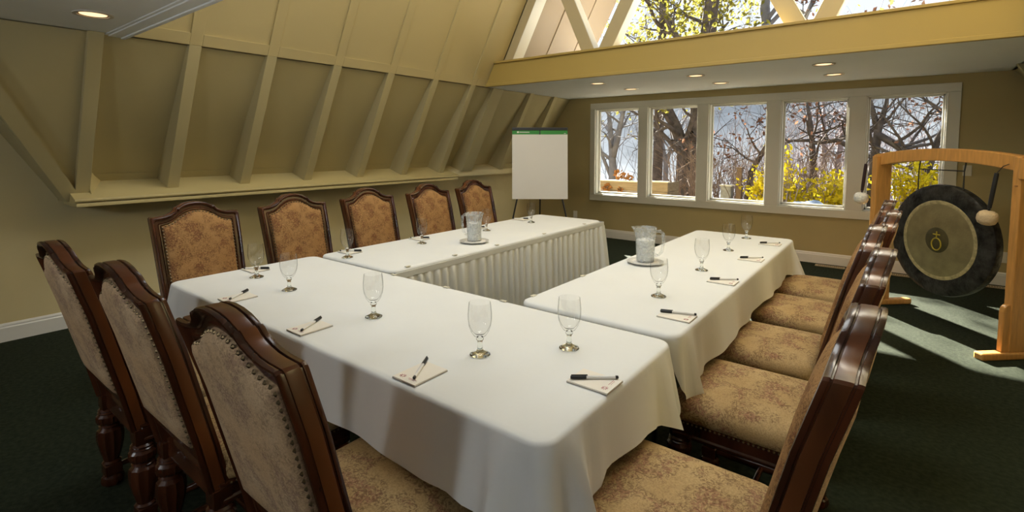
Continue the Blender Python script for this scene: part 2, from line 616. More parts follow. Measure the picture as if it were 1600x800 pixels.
# sloped ceiling, left side: rafters, recessed lower panels, upper panels, purlin boards
ceil = thing('ceiling', 'gold and khaki sloping ceiling with rafters over the knee wall', 'ceiling', (0, 0, 0), kind='structure')
RY = [(1.0, 1.09), (1.615, 1.705), (2.225, 2.315), (2.878, 2.968), (3.535, 3.625), (4.192, 4.282), (4.85, 4.94), (5.30, 5.52), (6.16, 6.25), (6.81, 6.90)]
for (a, b) in RY:
    lo = MB().prism([(-5.031, a, 1.111), (xs(ZC), a, ZC), (xp(ZC) - 0.05, a, ZC), (-5.34, a, 1.21)], (0, b - a, 0))
    lo.build('rafter', M['slope'], ceil, bevel=0.004)
    z1 = 7.1
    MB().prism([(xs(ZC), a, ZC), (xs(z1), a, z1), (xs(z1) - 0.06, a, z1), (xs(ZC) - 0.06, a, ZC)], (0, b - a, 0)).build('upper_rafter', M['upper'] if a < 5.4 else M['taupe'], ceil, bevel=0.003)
edges = RY + [(7.36, 7.5)]
for i in range(len(RY)):
    a, b = edges[i][1], edges[i + 1][0]
    MB().prism([(xp(1.17), a - 0.02, 1.17), (xp(ZC), a - 0.02, ZC), (xp(ZC) - 0.06, a - 0.02, ZC), (xp(1.17) - 0.06, a - 0.02, 1.17)], (0, b - a + 0.04, 0)).build('lower_panel', M['slope'], ceil)
    z1, off = 7.1, 0.018
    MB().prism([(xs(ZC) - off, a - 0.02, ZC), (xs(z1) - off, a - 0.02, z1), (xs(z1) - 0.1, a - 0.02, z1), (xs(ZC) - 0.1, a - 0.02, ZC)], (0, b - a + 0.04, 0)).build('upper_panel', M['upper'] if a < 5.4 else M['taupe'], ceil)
    if b < 5.4:
        MB().prism([(xs(ZC), a, ZC), (xs(ZC + 0.085), a, ZC + 0.085), (xs(ZC + 0.085) - 0.06, a, ZC + 0.085), (xs(ZC) - 0.06, a, ZC)], (0, b - a, 0)).build('purlin_board', M['upper'], ceil, bevel=0.003)
        MB().prism([(xp(1.185) + 0.014, a, 1.185), (xp(1.245) + 0.014, a, 1.245), (xp(1.245) - 0.01, a, 1.245), (xp(1.185) - 0.01, a, 1.185)], (0, b - a, 0)).build('foot_board', M['slope'], ceil)
# bay before the first rafter, cut by the valley rafter
MB().prism([(xs(1.09) - 0.05, 1.02, 1.09), (xs(ZC) - 0.05, 1.02, ZC), (xs(ZC) - 0.05, 0.20, ZC), (xs(1.09) - 0.05, 0.95, 1.09)], (-0.06, 0, 0)).build('lower_panel', M['slope'], ceil)
vb = MB()
A0, A1 = (xs(1.045), 0.955, 1.045), (xs(ZC), 0.245, ZC)
B0, B1 = (xs(1.045), 1.055, 1.045), (xs(ZC), 0.355, ZC)
va = [A0, B0, B1, A1]
vb.add([*va, *[(-5.46, p[1], p[2]) for p in va]], [(0, 1, 2, 3), (7, 6, 5, 4), (0, 4, 5, 1), (1, 5, 6, 2), (2, 6, 7, 3), (3, 7, 4, 0)])
vb.build('valley_rafter', M['slope'], ceil)
MB().prism([(xs(ZC) - 0.02, -3.0, ZC), (xs(7.1) - 0.02, -3.0, 7.1), (xs(7.1) - 0.1, -3.0, 7.1), (xs(ZC) - 0.1, -3.0, ZC)], (0, 4.02, 0)).build('upper_panel', M['upper'], ceil)

# right side (mirrored, only its foot by the window wall is in view)
mx_ = lambda x: 2 * XC - x
c2 = thing('ceiling', 'sloping ceiling over the gong side of the room', 'ceiling', (0, 0, 0), kind='structure')
MB().prism([(mx_(xp(1.05)), -3.0, 1.05), (mx_(xp(ZC)), -3.0, ZC), (mx_(xp(ZC)) + 0.06, -3.0, ZC), (mx_(xp(1.05)) + 0.06, -3.0, 1.05)], (0, 10.5, 0)).build('lower_panel', M['slope'], c2)
MB().prism([(mx_(xs(ZC) - 0.02), -3.0, ZC), (mx_(xs(7.1) - 0.02), -3.0, 7.1), (mx_(xs(7.1) - 0.1), -3.0, 7.1), (mx_(xs(ZC) - 0.1), -3.0, ZC)], (0, 10.5, 0)).build('upper_panel', M['upper'], c2)
for (a, b) in RY[-3:]:
    MB().prism([(mx_(xs(1.073)), a, 1.073), (mx_(xs(ZC)), a, ZC), (mx_(xp(ZC) - 0.05), a, ZC), (mx_(xp(1.073) - 0.05), a, 1.073)], (0, b - a, 0)).build('rafter', M['slope'], c2)
MB().box(mx_(-4.95), mx_(-5.42), -3.0, 7.36, 1.045, 1.073).build('ledge', M['wall'], c2)

# ledge along the foot of the slope
lg = thing('trim_2', 'khaki ledge with a moulded lip along the foot of the slope', 'ledge', (-5.1, 3, 1.04), kind='structure')
MB().prism([(-0.36, -2.03, 0.0), (-0.36, -2.03, 0.150), (-0.17, -2.03, 0.150), (0.18, -2.03, 0.036), (0.197, -2.03, 0.033), (0.20, -2.03, 0.022), (0.197, -2.03, 0.012), (0.168, -2.03, 0.010), (0.168, -2.03, 0.0)], (0, 4.15, 0)).build('shelf', M['sill'], lg)
MB().add([(0.12, -1.91, 0.05), (-0.17, -1.78, 0.150), (-0.07, -1.91, 0.28), (-0.17, -1.91, 0.150)], [(0, 1, 2), (0, 2, 3), (1, 3, 2), (0, 3, 1)]).build('cheek_board', M['sill'], lg)
MB().box(-0.217, 0.190, -2.02, 2.11, -0.030, -0.001).build('lip', M['sill'], lg, bevel=0.006)
MB().prism([(-0.36, 2.12, 0.0), (-0.36, 2.12, 0.150), (-0.17, 2.12, 0.150), (0.05, 2.12, 0.078), (0.05, 2.12, 0.0)], (0, 2.24, 0)).build('shelf', M['wall'], lg)

# soffits
sf1 = thing('ceiling', 'white low soffit overhead beside the open vault', 'ceiling', (0, 0, 0), kind='structure')
MB().box(-5.35, 1.75, -3.0, 1.12, ZC, ZC + 0.3).build('soffit_board', M['soffit'], sf1)
MB().box(-4.56, 0.95, 1.12, 1.21, ZC - 0.012, ZC + 0.34).build('edge_moulding', M['soffit'], sf1, bevel=0.006)
MB().box(-4.50, 0.90, 1.10, 1.125, ZC - 0.006, ZC + 0.02).build('bead', M['soffit'], sf1, bevel=0.004)
MB().box(-4.56, 0.95, 1.195, 1.225, ZC - 0.02, ZC + 0.01).build('bead', M['soffit'], sf1, bevel=0.006)
sf2 = MB().box(-4.55, 1.0, 5.168, YF, ZC, ZC + 0.29).build('ceiling', M['soffit'], kind='structure')
tag(sf2, 'white lowered ceiling with recessed lights over the windows', 'ceiling')

# gold beam across the room
bmo = thing('beam', 'deep gold painted beam spanning the room above the windows', 'beam', (XC, 5.13, ZC), kind='structure')
hb = lambda z: xs(ZC + z) - XC + 0.0
MB().prism([(hb(0.0), 0, 0.0), (hb(0.3), 0, 0.3), (-hb(0.3), 0, 0.3), (-hb(0.0), 0, 0.0)], (0, 0.036, 0)).build('fascia', M['beam'], bmo)
MB().prism([(hb(0.285), -0.02, 0.285), (hb(0.31), -0.02, 0.31), (-hb(0.31), -0.02, 0.31), (-hb(0.285), -0.02, 0.285)], (0, 0.34, 0)).build('cap_board', M['beam'], bmo, bevel=0.003)
MB().prism([(hb(0.0), -0.012, -0.004), (hb(0.03), -0.012, 0.032), (-hb(0.03), -0.012, 0.032), (-hb(0.0), -0.012, -0.004)], (0, 0.05, 0)).build('bottom_bead', M['beam'], bmo, bevel=0.004)

# truss above the beam
tru = thing('roof_truss', 'cream painted timber truss with V struts standing on the gold beam', 'truss', (XC, 5.3, 2.57), kind='structure')


def member(x0, z0, x1, z1, w, y0=0.0, y1=0.15, nm='strut'):
    d = Vector((x1 - x0, 0, z1 - z0)).normalized()
    n = Vector((-d.z, 0, d.x)) * w / 2
    a, b = Vector((x0, y0, z0)), Vector((x1, y0, z1))
    o = MB().prism([a + n, b + n, b - n, a - n], (0, y1 - y0, 0)).build(nm, M['truss'], tru, bevel=0.004)
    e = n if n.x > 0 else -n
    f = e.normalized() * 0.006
    MB().prism([a + e, a + e + f, b + e + f, b + e], (0, y1 - y0 - 0.004, 0)).build('side_board', M['base'], o)  # white strip stands in for daylight on each member's right side


ap = 1.075
for sg in (-1, 1):
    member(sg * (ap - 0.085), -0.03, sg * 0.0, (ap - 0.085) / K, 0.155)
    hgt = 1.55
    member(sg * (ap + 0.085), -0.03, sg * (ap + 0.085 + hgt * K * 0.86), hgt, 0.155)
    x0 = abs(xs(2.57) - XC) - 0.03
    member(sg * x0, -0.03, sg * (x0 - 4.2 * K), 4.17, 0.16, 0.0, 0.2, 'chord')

# gable glazing above the beam
gz = thing('window_6', 'big gable window above the gold beam looking into trees', 'window', (XC, YF + 0.06, 2.56), kind='structure')
hw = abs(xs(2.56) - XC) - 0.02
MB().prism([(-hw, 0, 0.02), (hw, 0, 0.02), (0, 0, hw / K)], (0, 0.006, 0)).build('pane', M['pane'], gz)
MB().box(-hw, hw, -0.04, 0.05, -0.02, 0.03).build('sash_frame', M['truss'], gz)

# recessed downlights
def downlight(label, x, y, power, first=[None]):
    if first[0] is None:
        t = thing('recessed_light', label, 'ceiling light', (x, y, ZC), 0, 'recessed downlights')
        MB().lathe([(0.098, 0.0), (0.098, -0.008), (0.078, -0.008), (0.074, 0.0)], 28, cap0=False, cap1=False).build('trim_ring', M['ring'], t, smooth=30)
        MB().lathe([(0.076, -0.004), (0.066, 0.006)], 28, cap0=False, cap1=False).build('reflector', M['can'], t, smooth=True)
        MB().lathe([(0.0665, -0.003), (0.0, -0.0035)], 28, cap0=False, cap1=False).build('bulb', M['bulb'], t, smooth=True)
        first[0] = t
    else:
        t = dup(first[0], label, (x, y, ZC), 0)
    ld = bpy.data.lights.new('downlight_beam', 'SPOT')
    ld.energy = power
    ld.color = (1.0, 0.80, 0.56)
    ld.spot_size = R(110)
    ld.spot_blend = 0.8
    ld.shadow_soft_size = 0.06
    lo = bpy.data.objects.new('downlight_beam', ld)
    COL.objects.link(lo)
    lo.location = (x, y, ZC - 0.02)
    return t


for (x, y, l) in [(-3.06, 5.70, 'round recessed light, front one of the pair nearest the sloping wall'), (-3.00, 6.54, 'round recessed light, rear one of the pair nearest the sloping wall'),
                  (-1.87, 5.75, 'round recessed light, front one of the middle pair over the windows'), (-1.84, 6.60, 'round recessed light, rear one of the middle pair over the windows'),
                  (-0.645, 5.71, 'round recessed light, front one of the pair nearest the gong'), (-0.643, 6.58, 'round recessed light, rear one of the pair nearest the gong'),
                  (-3.86, 0.94 - 0.04, 'round recessed light alone in the dim soffit above the knee wall')]:
    downlight(l, x, y, 14 if y > 2 else 10)

# small wall fittings
for nm, lab, x, z, cat in [('power_outlet', 'ivory outlet plate low on the olive wall beside the flip chart', -4.348, 0.33, 'outlet'),
                           ('power_outlet', 'ivory outlet plate low on the olive wall behind the gong', 0.87, 0.30, 'outlet'),
                           ('light_switch', 'ivory switch plate beside the rightmost window above the gong', 0.55, 1.21, 'switch')]:
    t = thing(nm, lab, cat, (x, YF, z))
    MB().box(-0.037, 0.037, -0.008, 0, -0.058, 0.058).build('plate', M['switch'], t, bevel=0.002)
    if cat == 'outlet':
        for dz in (-0.022, 0.022):
            MB().box(-0.016, 0.016, -0.011, -0.008, dz - 0.013, dz + 0.013).build('socket', M['switch'], t, bevel=0.002)
    else:
        MB().box(-0.006, 0.006, -0.018, -0.008, -0.012, 0.012).build('toggle', M['switch'], t, bevel=0.002)
for lab, x in [('tan floor register by the baseboard below the second window from the gong', -0.66), ('tan floor register by the baseboard behind the gong', 0.09), ('tan floor register by the baseboard at the right post of the gong stand', 0.87)]:
    t = thing('floor_register', lab, 'vent', (x, 7.21, 0))
    fr = MB().box(-0.155, 0.155, -0.045, -0.03, 0, 0.008).box(-0.155, 0.155, 0.03, 0.045, 0, 0.008).box(-0.155, -0.14, -0.03, 0.03, 0, 0.008).box(0.14, 0.155, -0.03, 0.03, 0, 0.008)
    fr.build('frame', M['vent'], t)
    sl = MB()
    for k in range(14):
        sl.box(-0.135 + k * 0.0205, -0.125 + k * 0.0205, -0.03, 0.03, 0, 0.006)
    sl.build('slats', M['vent'], t, kind='stuff')

# ------------------------------------------------------------------ tables
TZ = 0.75


def table(label, x0, x1, y0, y1):
    t = thing('banquet_table', label, 'table', ((x0 + x1) / 2, (y0 + y1) / 2, 0))
    hx, hy = (x1 - x0) / 2, (y1 - y0) / 2
    MB().box(-hx, hx, -hy, hy, TZ - 0.03, TZ - 0.004).build('tabletop', M['oak'], t, bevel=0.004)
    for sx in (-1, 1):
        for sy in (-1, 1):
            MB().tube([(sx * (hx - 0.12), sy * (hy - 0.12), TZ - 0.03), (sx * (hx - 0.12), sy * (hy - 0.12), 0)], 0.014, 8).build('leg', M['black'], t, smooth=True)


table('folding table under the white cloth nearest the camera', -3.02, -0.665, 0.985, 1.775)
table('folding table under the white cloth beside the knee wall', -3.02, -2.32, 1.88, 4.36)
table('folding table under the white cloth on the gong side', -1.36, -0.665, 1.88, 4.36)


def drape(name, label, x0, x1, y0, y1, z, drop, flat, seed, cdrop=0.14, cflare=0.085, cfold=0.07, hemw=1.0):
    """cloth over a table top; drop/flat per side in the order right, far, left, near"""
    r = random.Random(seed)
    ph = [r.uniform(0, 6.28) for _ in range(8)]
    loop = rrect(x0, x1, y0, y1, 0.06, 8, 0.03)
    levels = [(-0.030, 0.0, 0), (-0.012, -0.001, 0), (-0.004, -0.0045, 0), (0.0, -0.013, 0)]
    nv = 12
    out = []
    corners = [(x1, y0, 0, 3), (x1, y1, 0, 1), (x0, y1, 2, 1), (x0, y0, 2, 3)]
    cx, cy = (x0 + x1) / 2, (y0 + y1) / 2

    def info(p):
        x, y = p
        ds = [x1 - x, y1 - y, x - x0, y - y0]
        s = ds.index(min(ds))
        n = Vector((0, 0))
        rr = 0.06
        ex = (x - (x1 - rr)) if x > x1 - rr else ((x - (x0 + rr)) if x < x0 + rr else 0)
        ey = (y - (y1 - rr)) if y > y1 - rr else ((y - (y0 + rr)) if y < y0 + rr else 0)
        n = Vector((ex, ey))
        if n.length < 1e-6:
            n = Vector(((1, 0), (0, 1), (-1, 0), (0, -1))[s])
        n.normalize()
        best, bc = 9, None
        for c in corners:
            d = abs(x - c[0]) + abs(y - c[1])
            if d < best:
                best, bc = d, c
        return s, n, best, bc
    inf = [info(p) for p in loop]
    for (o, dz, _) in levels:
        out.append([(p[0] + i[1].x * o, p[1] + i[1].y * o, z + dz) for p, i in zip(loop, inf)])
    for k in range(1, nv + 1):
        v = k / nv
        ring = []
        for p, (s, n, dc, c) in zip(loop, inf):
            wx, wy = abs(n.x), abs(n.y)
            sxd, syd = (0 if n.x > 0 else 2), (1 if n.y > 0 else 3)
            wsum = wx + wy
            d = (drop[sxd] * wx + drop[syd] * wy) / wsum
            free = not (flat[c[2]] or flat[c[3]])
            g = exp(-(dc / 0.16) ** 2)
            half = flat[c[2]] != flat[c[3]]
            amp = 1.0 if free else (0.6 if half else 0.0)
            u = p[0] * 1.0 + p[1] * 1.0
            wave = 0.010 * sin(u * 6.1 + ph[0]) + 0.006 * sin(u * 13.7 + ph[1]) + 0.004 * sin(u * 23 + ph[2])
            hem = hemw * (0.012 * sin(u * 4.3 + ph[3]) + 0.007 * sin(u * 9.0 + ph[4]))
            fs = flat[s]
            dd = d + (0 if fs else hem) + cdrop * g * amp * (0 if fs else 1)
            fold = cfold * amp * cos(2 * pi * dc / 0.135 + 0.4) * exp(-(dc / 0.17) ** 2)
            off = 0.0 if fs else (0.022 * v + wave * v ** 1.2 + (cflare * g * amp + fold) * v ** 0.9)
            ox = n.x * off * (0 if flat[sxd] else 1)
            oy = n.y * off * (0 if flat[syd] else 1)
            ring.append((p[0] + ox, p[1] + oy, z - 0.013 - v * (dd - 0.013)))
        out.append(ring)
    m = MB()
    # loops run counter-clockwise; order from hem to centre so normals face out
    m.loops(out[::-1], cap1=True)
    o = m.build(name, M['cloth'], smooth='all')
    return tag(o, label, 'tablecloth', 'white tablecloths')


CZ = 0.756
drape('tablecloth', 'white cloth over the cross table nearest the camera, with deep corner folds', -3.045, -0.64, 0.955, 1.80, CZ, (0.20, 0.045, 0.22, 0.222), (0, 1, 0, 0), 3, hemw=0.6)
drape('tablecloth', 'white cloth on the skirted table in front of the knee wall chairs', -3.045, -2.295, 1.835, 4.385, CZ - 0.001, (0.02, 0.02, 0.20, 0.045), (1, 1, 0, 1), 5)
drape('tablecloth', 'white cloth on the table along the gong side chairs', -1.385, -0.64, 1.835, 4.385, CZ + 0.001, (0.21, 0.20, 0.02, 0.045), (0, 0, 1, 1), 9, hemw=0.3)

# pleated skirt on the inner side of the knee wall table
def skirt():
    r = random.Random(4)
    path = []
    y = 1.845
    while y < 4.39:
        path.append((-2.283, y, 1, 0))
        y += 0.012
    x = -2.283
    while x > -3.0:
        path.append((x, 4.402, 0, 1))
        x -= 0.02
    ns, acc, pitch = [], 0.0, 0.105
    prof = []
    phase = 0.0
    for i, p in enumerate(path):
        step = 0.012 if p[2] else 0.02
        phase += step / pitch
        if phase > 1:
            phase -= 1
            pitch = r.uniform(0.06, 0.11)
            ns.append(i)
        # box pleat like profile
        a = phase
        q = 0.5 - 0.5 * cos(2 * pi * min(1, a / 0.75)) if a < 0.75 else 0.0
        prof.append(q ** 0.6)
    m = MB()
    rows = []
    zs = [0.742, 0.728, 0.712, 0.70, 0.66, 0.58, 0.45, 0.30, 0.15, 0.012]
    amps = [0.0, 0.0, 0.0, 0.008, 0.014, 0.020, 0.026, 0.031, 0.036, 0.040]
    for z, a in zip(zs, amps):
        row = []
        for i, p in enumerate(path):
            near_corner = exp(-((p[1] - 4.40) / 0.12) ** 2) * exp(-((p[0] + 2.283) / 0.12) ** 2)
            sway = 0.010 * sin(i * 0.07) * (0.742 - z)
            o = a * prof[i] + sway + near_corner * 0.10 * (0.742 - z) + 0.004
            row.append((p[0] + p[2] * o + near_corner * p[3] * 0.06 * (0.742 - z), p[1] + p[3] * o + near_corner * p[2] * 0.05 * (0.742 - z), z))
        rows.append(row)
    vs = [p for rw in rows for p in rw]
    n = len(path)
    fs = [(j * n + i, (j + 1) * n + i, (j + 1) * n + i + 1, j * n + i + 1) for j in range(len(rows) - 1) for i in range(n - 1)]
    t = thing('table_skirt', 'white pleated skirt hanging from the inner edge of the knee wall table', 'table skirt', (-2.283, 3.1, 0))
    m.add([(p[0] + 2.283, p[1] - 3.1, p[2]) for p in vs], fs)
    m.build('pleats', M['skirt'], t, smooth='all')
    MB().box(0.006, 0.0105, -1.255, 1.29, 0.705, 0.744).build('header_band', M['skirt'], t, bevel=0.002)
    return t


skirt()

# little skirt clips along the inner edges
CL = [(-2.217, 1.785, 1), (-1.806, 1.785, 1), (-1.434, 1.785, 1), (-1.372, 1.938, 0), (-1.372, 2.409, 0), (-2.309, 1.964, 0), (-2.309, 2.365, 0), (-2.309, 2.80, 0), (-2.309, 3.41, 0), (-2.309, 4.07, 0)]
CLN = ['near cross table at its left inner corner', 'near cross table at mid edge', 'near cross table at its right inner corner', 'gong side table by the seam', 'gong side table before the pitcher',
       'skirted table nearest the seam', 'skirted table second from the seam', 'skirted table by the left pitcher', 'skirted table beyond the left pitcher', 'skirted table by its far end']
for (x, y, a), l in zip(CL, CLN):
    o = MB().box(-0.017, 0.017, -0.010, 0.010, 0, 0.0035).build('skirt_clip', M['clip'], bevel=0.0015, loc=(x, y, CZ + 0.0015))
    o.rotation_euler = (0, 0, 0 if a else pi / 2)
    tag(o, 'small clear skirt clip on the ' + l, 'clip', 'skirt clips')

# ------------------------------------------------------------------ chairs
OUT = [(.232, .40), (.236, .55), (.241, .70), (.246, .88), (.250, 1.030), (.249, 1.040), (.243, 1.046), (.20, 1.047), (.170, 1.051), (.145, 1.059), (.124, 1.070), (.115, 1.080), (.110, 1.092), (.104, 1.097), (.098, 1.091), (.089, 1.100), (.066, 1.113), (.036, 1.121), (0, 1.124)]
INN = [(.188, .40), (.192, .55), (.196, .70), (.200, .88), (.203, .985), (.202, .990), (.198, .994), (.176, .998), (.153, 1.004), (.132, 1.014), (.112, 1.029), (.101, 1.039), (.096, 1.041), (.092, 1.040), (.087, 1.043), (.080, 1.050), (.060, 1.061), (.033, 1.069), (0, 1.072)]


def yback(z):
    return -0.215 - max(0.0, z - 0.42) * 0.245 - max(0.0, z - 0.9) * 0.06


def tlz(z):
    pass


LEGP = [(.026, 0.0), (.036, .004), (.041, .020), (.038, .038), (.028, .047)]
LEGP2 = [(.028, .096), (.035, .102), (.027, .109), (.030, .122), (.038, .155), (.0445, .190), (.047, .222), (.044, .248), (.032, .260), (.039, .266), (.031, .272), (.041, .280), (.046, .296), (.0455, .312), (.037, .322), (.041, .327), (.034, .332), (.039, .338), (.031, .345)]


def leg_mesh(x, y, ztop):
    m = MB()

    def flute(a, z):
        if 0.115 < z < 0.255:
            return 1 + 0.055 * cos(10 * a)
        if 0.275 < z < 0.318:
            return 1 + 0.045 * cos(16 * a)
        if z < 0.045:
            return 1 + 0.05 * cos(8 * a)
        return 1
    m.lathe(LEGP, 40, (x, y, 0), flute)
    m.loops([[(x + px, y + py, z) for px, py in rrect(-q, q, -q, q, 0.004, 2)] for z, q in ((.045, .027), (.050, .031), (.092, .031), (.097, .027))], True, True)
    m.lathe(LEGP2, 40, (x, y, 0), flute)
    m.loops([[(x + px, y + py, z) for px, py in rrect(-q, q, -q, q, 0.004, 2)] for z, q in ((.344, .027), (.350, .030), (ztop, .030))], True, True)
    return m


def full(pts):
    """mirror a half outline given for +x from bottom to crest"""
    return pts[:-1] + [pts[-1]] + [(-x, z) for x, z in reversed(pts[:-1])]


def make_chair():
    t = thing('dining_chair', 'x', 'chair')
    # legs
    for sx in (-1, 1):
        leg_mesh(sx * 0.212, 0.215, 0.40).build('leg', M['wood'], t, smooth=35)
    for sx in (-1, 1):
        leg_mesh(sx * 0.212, -0.212, 0.405).build('leg', M['wood'], t, smooth=35)
    # stretchers
    for sx in (-1, 1):
        MB().tube([(sx * 0.212, -0.19, .072), (sx * 0.212, -0.08, .072), (sx * 0.212, 0.0, .072), (sx * 0.212, 0.08, .072), (sx * 0.212, 0.195, .072)], [.011, .014, .017, .014, .011], 12).build('stretcher', M['wood'], t, smooth=True)
    MB().tube([(-0.20, 0.0, .072), (-0.08, 0.0, .072), (0, 0.0, .072), (0.08, 0.0, .072), (0.20, 0.0, .072)], [.011, .014, .017, .014, .011], 12).build('stretcher', M['wood'], t, smooth=True)
    # seat frame with a moulded lower edge
    lp = lambda e, z: [(x, y, z) for x, y in rrect(-0.242 - e, 0.242 + e, -0.225 - e * 0.3, 0.245 + e, 0.025, 4)]
    MB().loops([lp(-.02, .352), lp(-.002, .352), lp(.004, .358), (lp(.004, .366)), lp(-.002, .372), lp(-.002, .408), lp(.003, .413), lp(.003, .420), lp(-.02, .421)], True, True).build('seat_frame', M['wood'], t, smooth=35)
    # seat cushion
    def cl(e, z, crown=0):
        return [(x, y, z) for x, y in rrect(-0.247 - e, 0.247 + e, -0.205 - e * 0.3, 0.252 + e, max(0.02, 0.05 + e * 0.5), 6, 8)]
    L = [cl(-.01, .421), cl(.002, .424), cl(.010, .440), cl(.012, .460), cl(.006, .480), cl(-.008, .495), cl(-.030, .507), cl(-.06, .514), cl(-.10, .519), cl(-.15, .523)]
    MB().loops(L, True, True).build('seat', M['seat'], t, smooth='all')
    # back frame: moulded section swept round the outline
    half_sec = [(0, .012), (.08, .021), (.20, .022), (.28, .016), (.55, .016), (.60, .023), (.72, .030), (.86, .034), (.96, .0325), (1.0, .027), (1.0, .0215), (.925, .0205), (.925, .0165), (.985, .0155), (1.0, .010)]
    sec = half_sec + [(1.0, 0.0)] + [(a, -b) for a, b in half_sec[::-1]]
    fo, fi = full(OUT), full(INN)
    m = MB()
    loops = []
    for (ox, oz), (ix, iz) in zip(fo, fi):
        loops.append([(ix + (ox - ix) * s, yback(iz + (oz - iz) * s) + d, iz + (oz - iz) * s) for s, d in sec])
    m.loops(loops, True, True)
    # lower rail between the stiles
    zb = 0.535
    for z0, z1, yy in ((0.485, 0.545, 0.020),):
        m.add([(sx, yback(z) + sy * yy, z) for z in (z0, z1) for sx, sy in ((-.2, -1), (.2, -1), (.2, 1), (-.2, 1))],
              [(0, 3, 2, 1), (4, 5, 6, 7), (0, 1, 5, 4), (1, 2, 6, 5), (2, 3, 7, 6), (3, 0, 4, 7)])
    bf = m.build('back_frame', M['wood'], t, smooth=32)
    bf.data.materials.append(M['woodl'])
    for i in range(len(loops) - 1):             # rubbed lighter wood between the dark beads of the outer edge
        for k in range(12, 18):
            bf.data.polygons[i * len(sec) + k].material_index = 1
    # upholstery outline
    up = [(.1925, .545), (.194, .62), (.196, .70), (.198, .79), (.200, .88)] + INN[4:]
    poly = full(up)
    bot = [(-.19 + .38 * k / 8, .542) for k in range(1, 8)]
    poly = poly + bot
    cz = 0.79

    def pad(sgn, offs, nm, mm):
        lo = []
        for s, d in offs:
            lo.append([(x * s, yback(cz + (z - cz) * s) + sgn * d, cz + (z - cz) * s) for x, z in poly])
        if sgn > 0:
            lo = [l[::-1] for l in lo]
        MB().loops(lo, False, True).build(nm, mm, t, smooth='all')
    pad(1, [(1.0, .006), (.985, .020), (.95, .032), (.90, .039), (.80, .045), (.60, .049), (.3, .050)], 'backrest', M['front'])
    pad(-1, [(1.0, .008), (.985, .026), (.955, .036), (.90, .042), (.75, .047), (.4, .049)], 'back_panel', M['rear'])
    # nail heads round the back panel and along the seat frame
    nm_ = MB()
    path = poly + [poly[0]]

    def nails(sgn, d, sc_):
        acc, sp_ = 0.0, 0.0195
        for (a, b) in zip(path[:-1], path[1:]):
            a2, b2 = Vector((a[0] * sc_, 0, cz + (a[1] - cz) * sc_)), Vector((b[0] * sc_, 0, cz + (b[1] - cz) * sc_))
            ln = (b2 - a2).length
            while acc < ln:
                p = a2.lerp(b2, acc / ln)
                y = yback(p.z) + sgn * d
                n = 6
                vs = [(p.x + .0068 * cos(2 * pi * k / n), y, p.z + .0068 * sin(2 * pi * k / n)) for k in range(n)] + [(p.x, y + sgn * .0055, p.z)]
                fs = [((k + 1) % n, k, n) if sgn > 0 else (k, (k + 1) % n, n) for k in range(n)]
                nm_.add(vs, fs)
                acc += sp_
            acc -= ln
    nails(-1, .0285, .978)
    nails(1, .027, .965)
    for y0, x0, x1 in ((0.257, -.22, .22),):
        k = x0
        while k < x1:
            nm_.lathe([(.005, 0), (.0, .004)], 6, (k, y0, .418), cap0=False, cap1=False)
            k += .0165
    for sx in (-1, 1):
        k = -0.19
        while k < 0.23:
            vs = [(sx * 0.2475, k + .005 * cos(2 * pi * q / 6), .4165 + .005 * sin(2 * pi * q / 6)) for q in range(6)] + [(sx * 0.2525, k, .4165)]
            nm_.add(vs, [(q, (q + 1) % 6, 6) for q in range(6)])
            k += .0165
    nm_.build('nail_trim', M['nail'], t, kind='stuff')
    return t


GA, GB, GC = 'chairs at the near end of the tables', 'chairs along the knee wall', 'chairs on the gong side'
chairs = [
    ('carved dining chair, back turned, farthest left of the three at the near end', -2.47, 0.815, 0, GA),
    ('carved dining chair, back turned, middle of the three at the near end', -1.875, 0.85, 0, GA),
    ('carved dining chair with large beige back, closest to the camera at the near end', -1.165, 0.865, 0, GA),
    ('amber backed dining chair along the knee wall, closest to the near end', -3.165, 1.285, -pi / 2, GB),
    ('amber backed dining chair along the knee wall, fourth from the flip chart', -3.185, 1.945, -pi / 2, GB),
    ('amber backed dining chair along the knee wall, third from the flip chart', -3.19, 2.605, -pi / 2, GB),
    ('amber backed dining chair along the knee wall, second from the flip chart', -3.15, 3.255, -pi / 2, GB),
    ('amber backed dining chair along the knee wall, closest to the flip chart', -3.185, 3.93, -pi / 2, GB),
    ('dining chair on the gong side, big gold seat at the near table corner', -0.445, 1.315, pi / 2, GC),
    ('dining chair on the gong side, second gold seat from the near corner', -0.435, 2.125, pi / 2, GC),
    ('dining chair on the gong side, third gold seat from the near corner', -0.475, 2.76, pi / 2, GC),
    ('dining chair on the gong side, fourth gold seat from the near corner', -0.425, 3.44, pi / 2, GC),
    ('dining chair on the gong side, farthest gold seat near the windows', -0.455, 4.09, pi / 2, GC),
]
proto = make_chair()
for i, (lab, x, y, rz, g) in enumerate(chairs):
    if i == 0:
        proto.location = (x, y, 0)
        proto.rotation_euler = (0, 0, rz)
        proto['label'] = lab
        proto['group'] = g
    else:
        dup(proto, lab, (x, y, 0), rz, g)

# ------------------------------------------------------------------ table ware
TOP = CZ + 0.0015


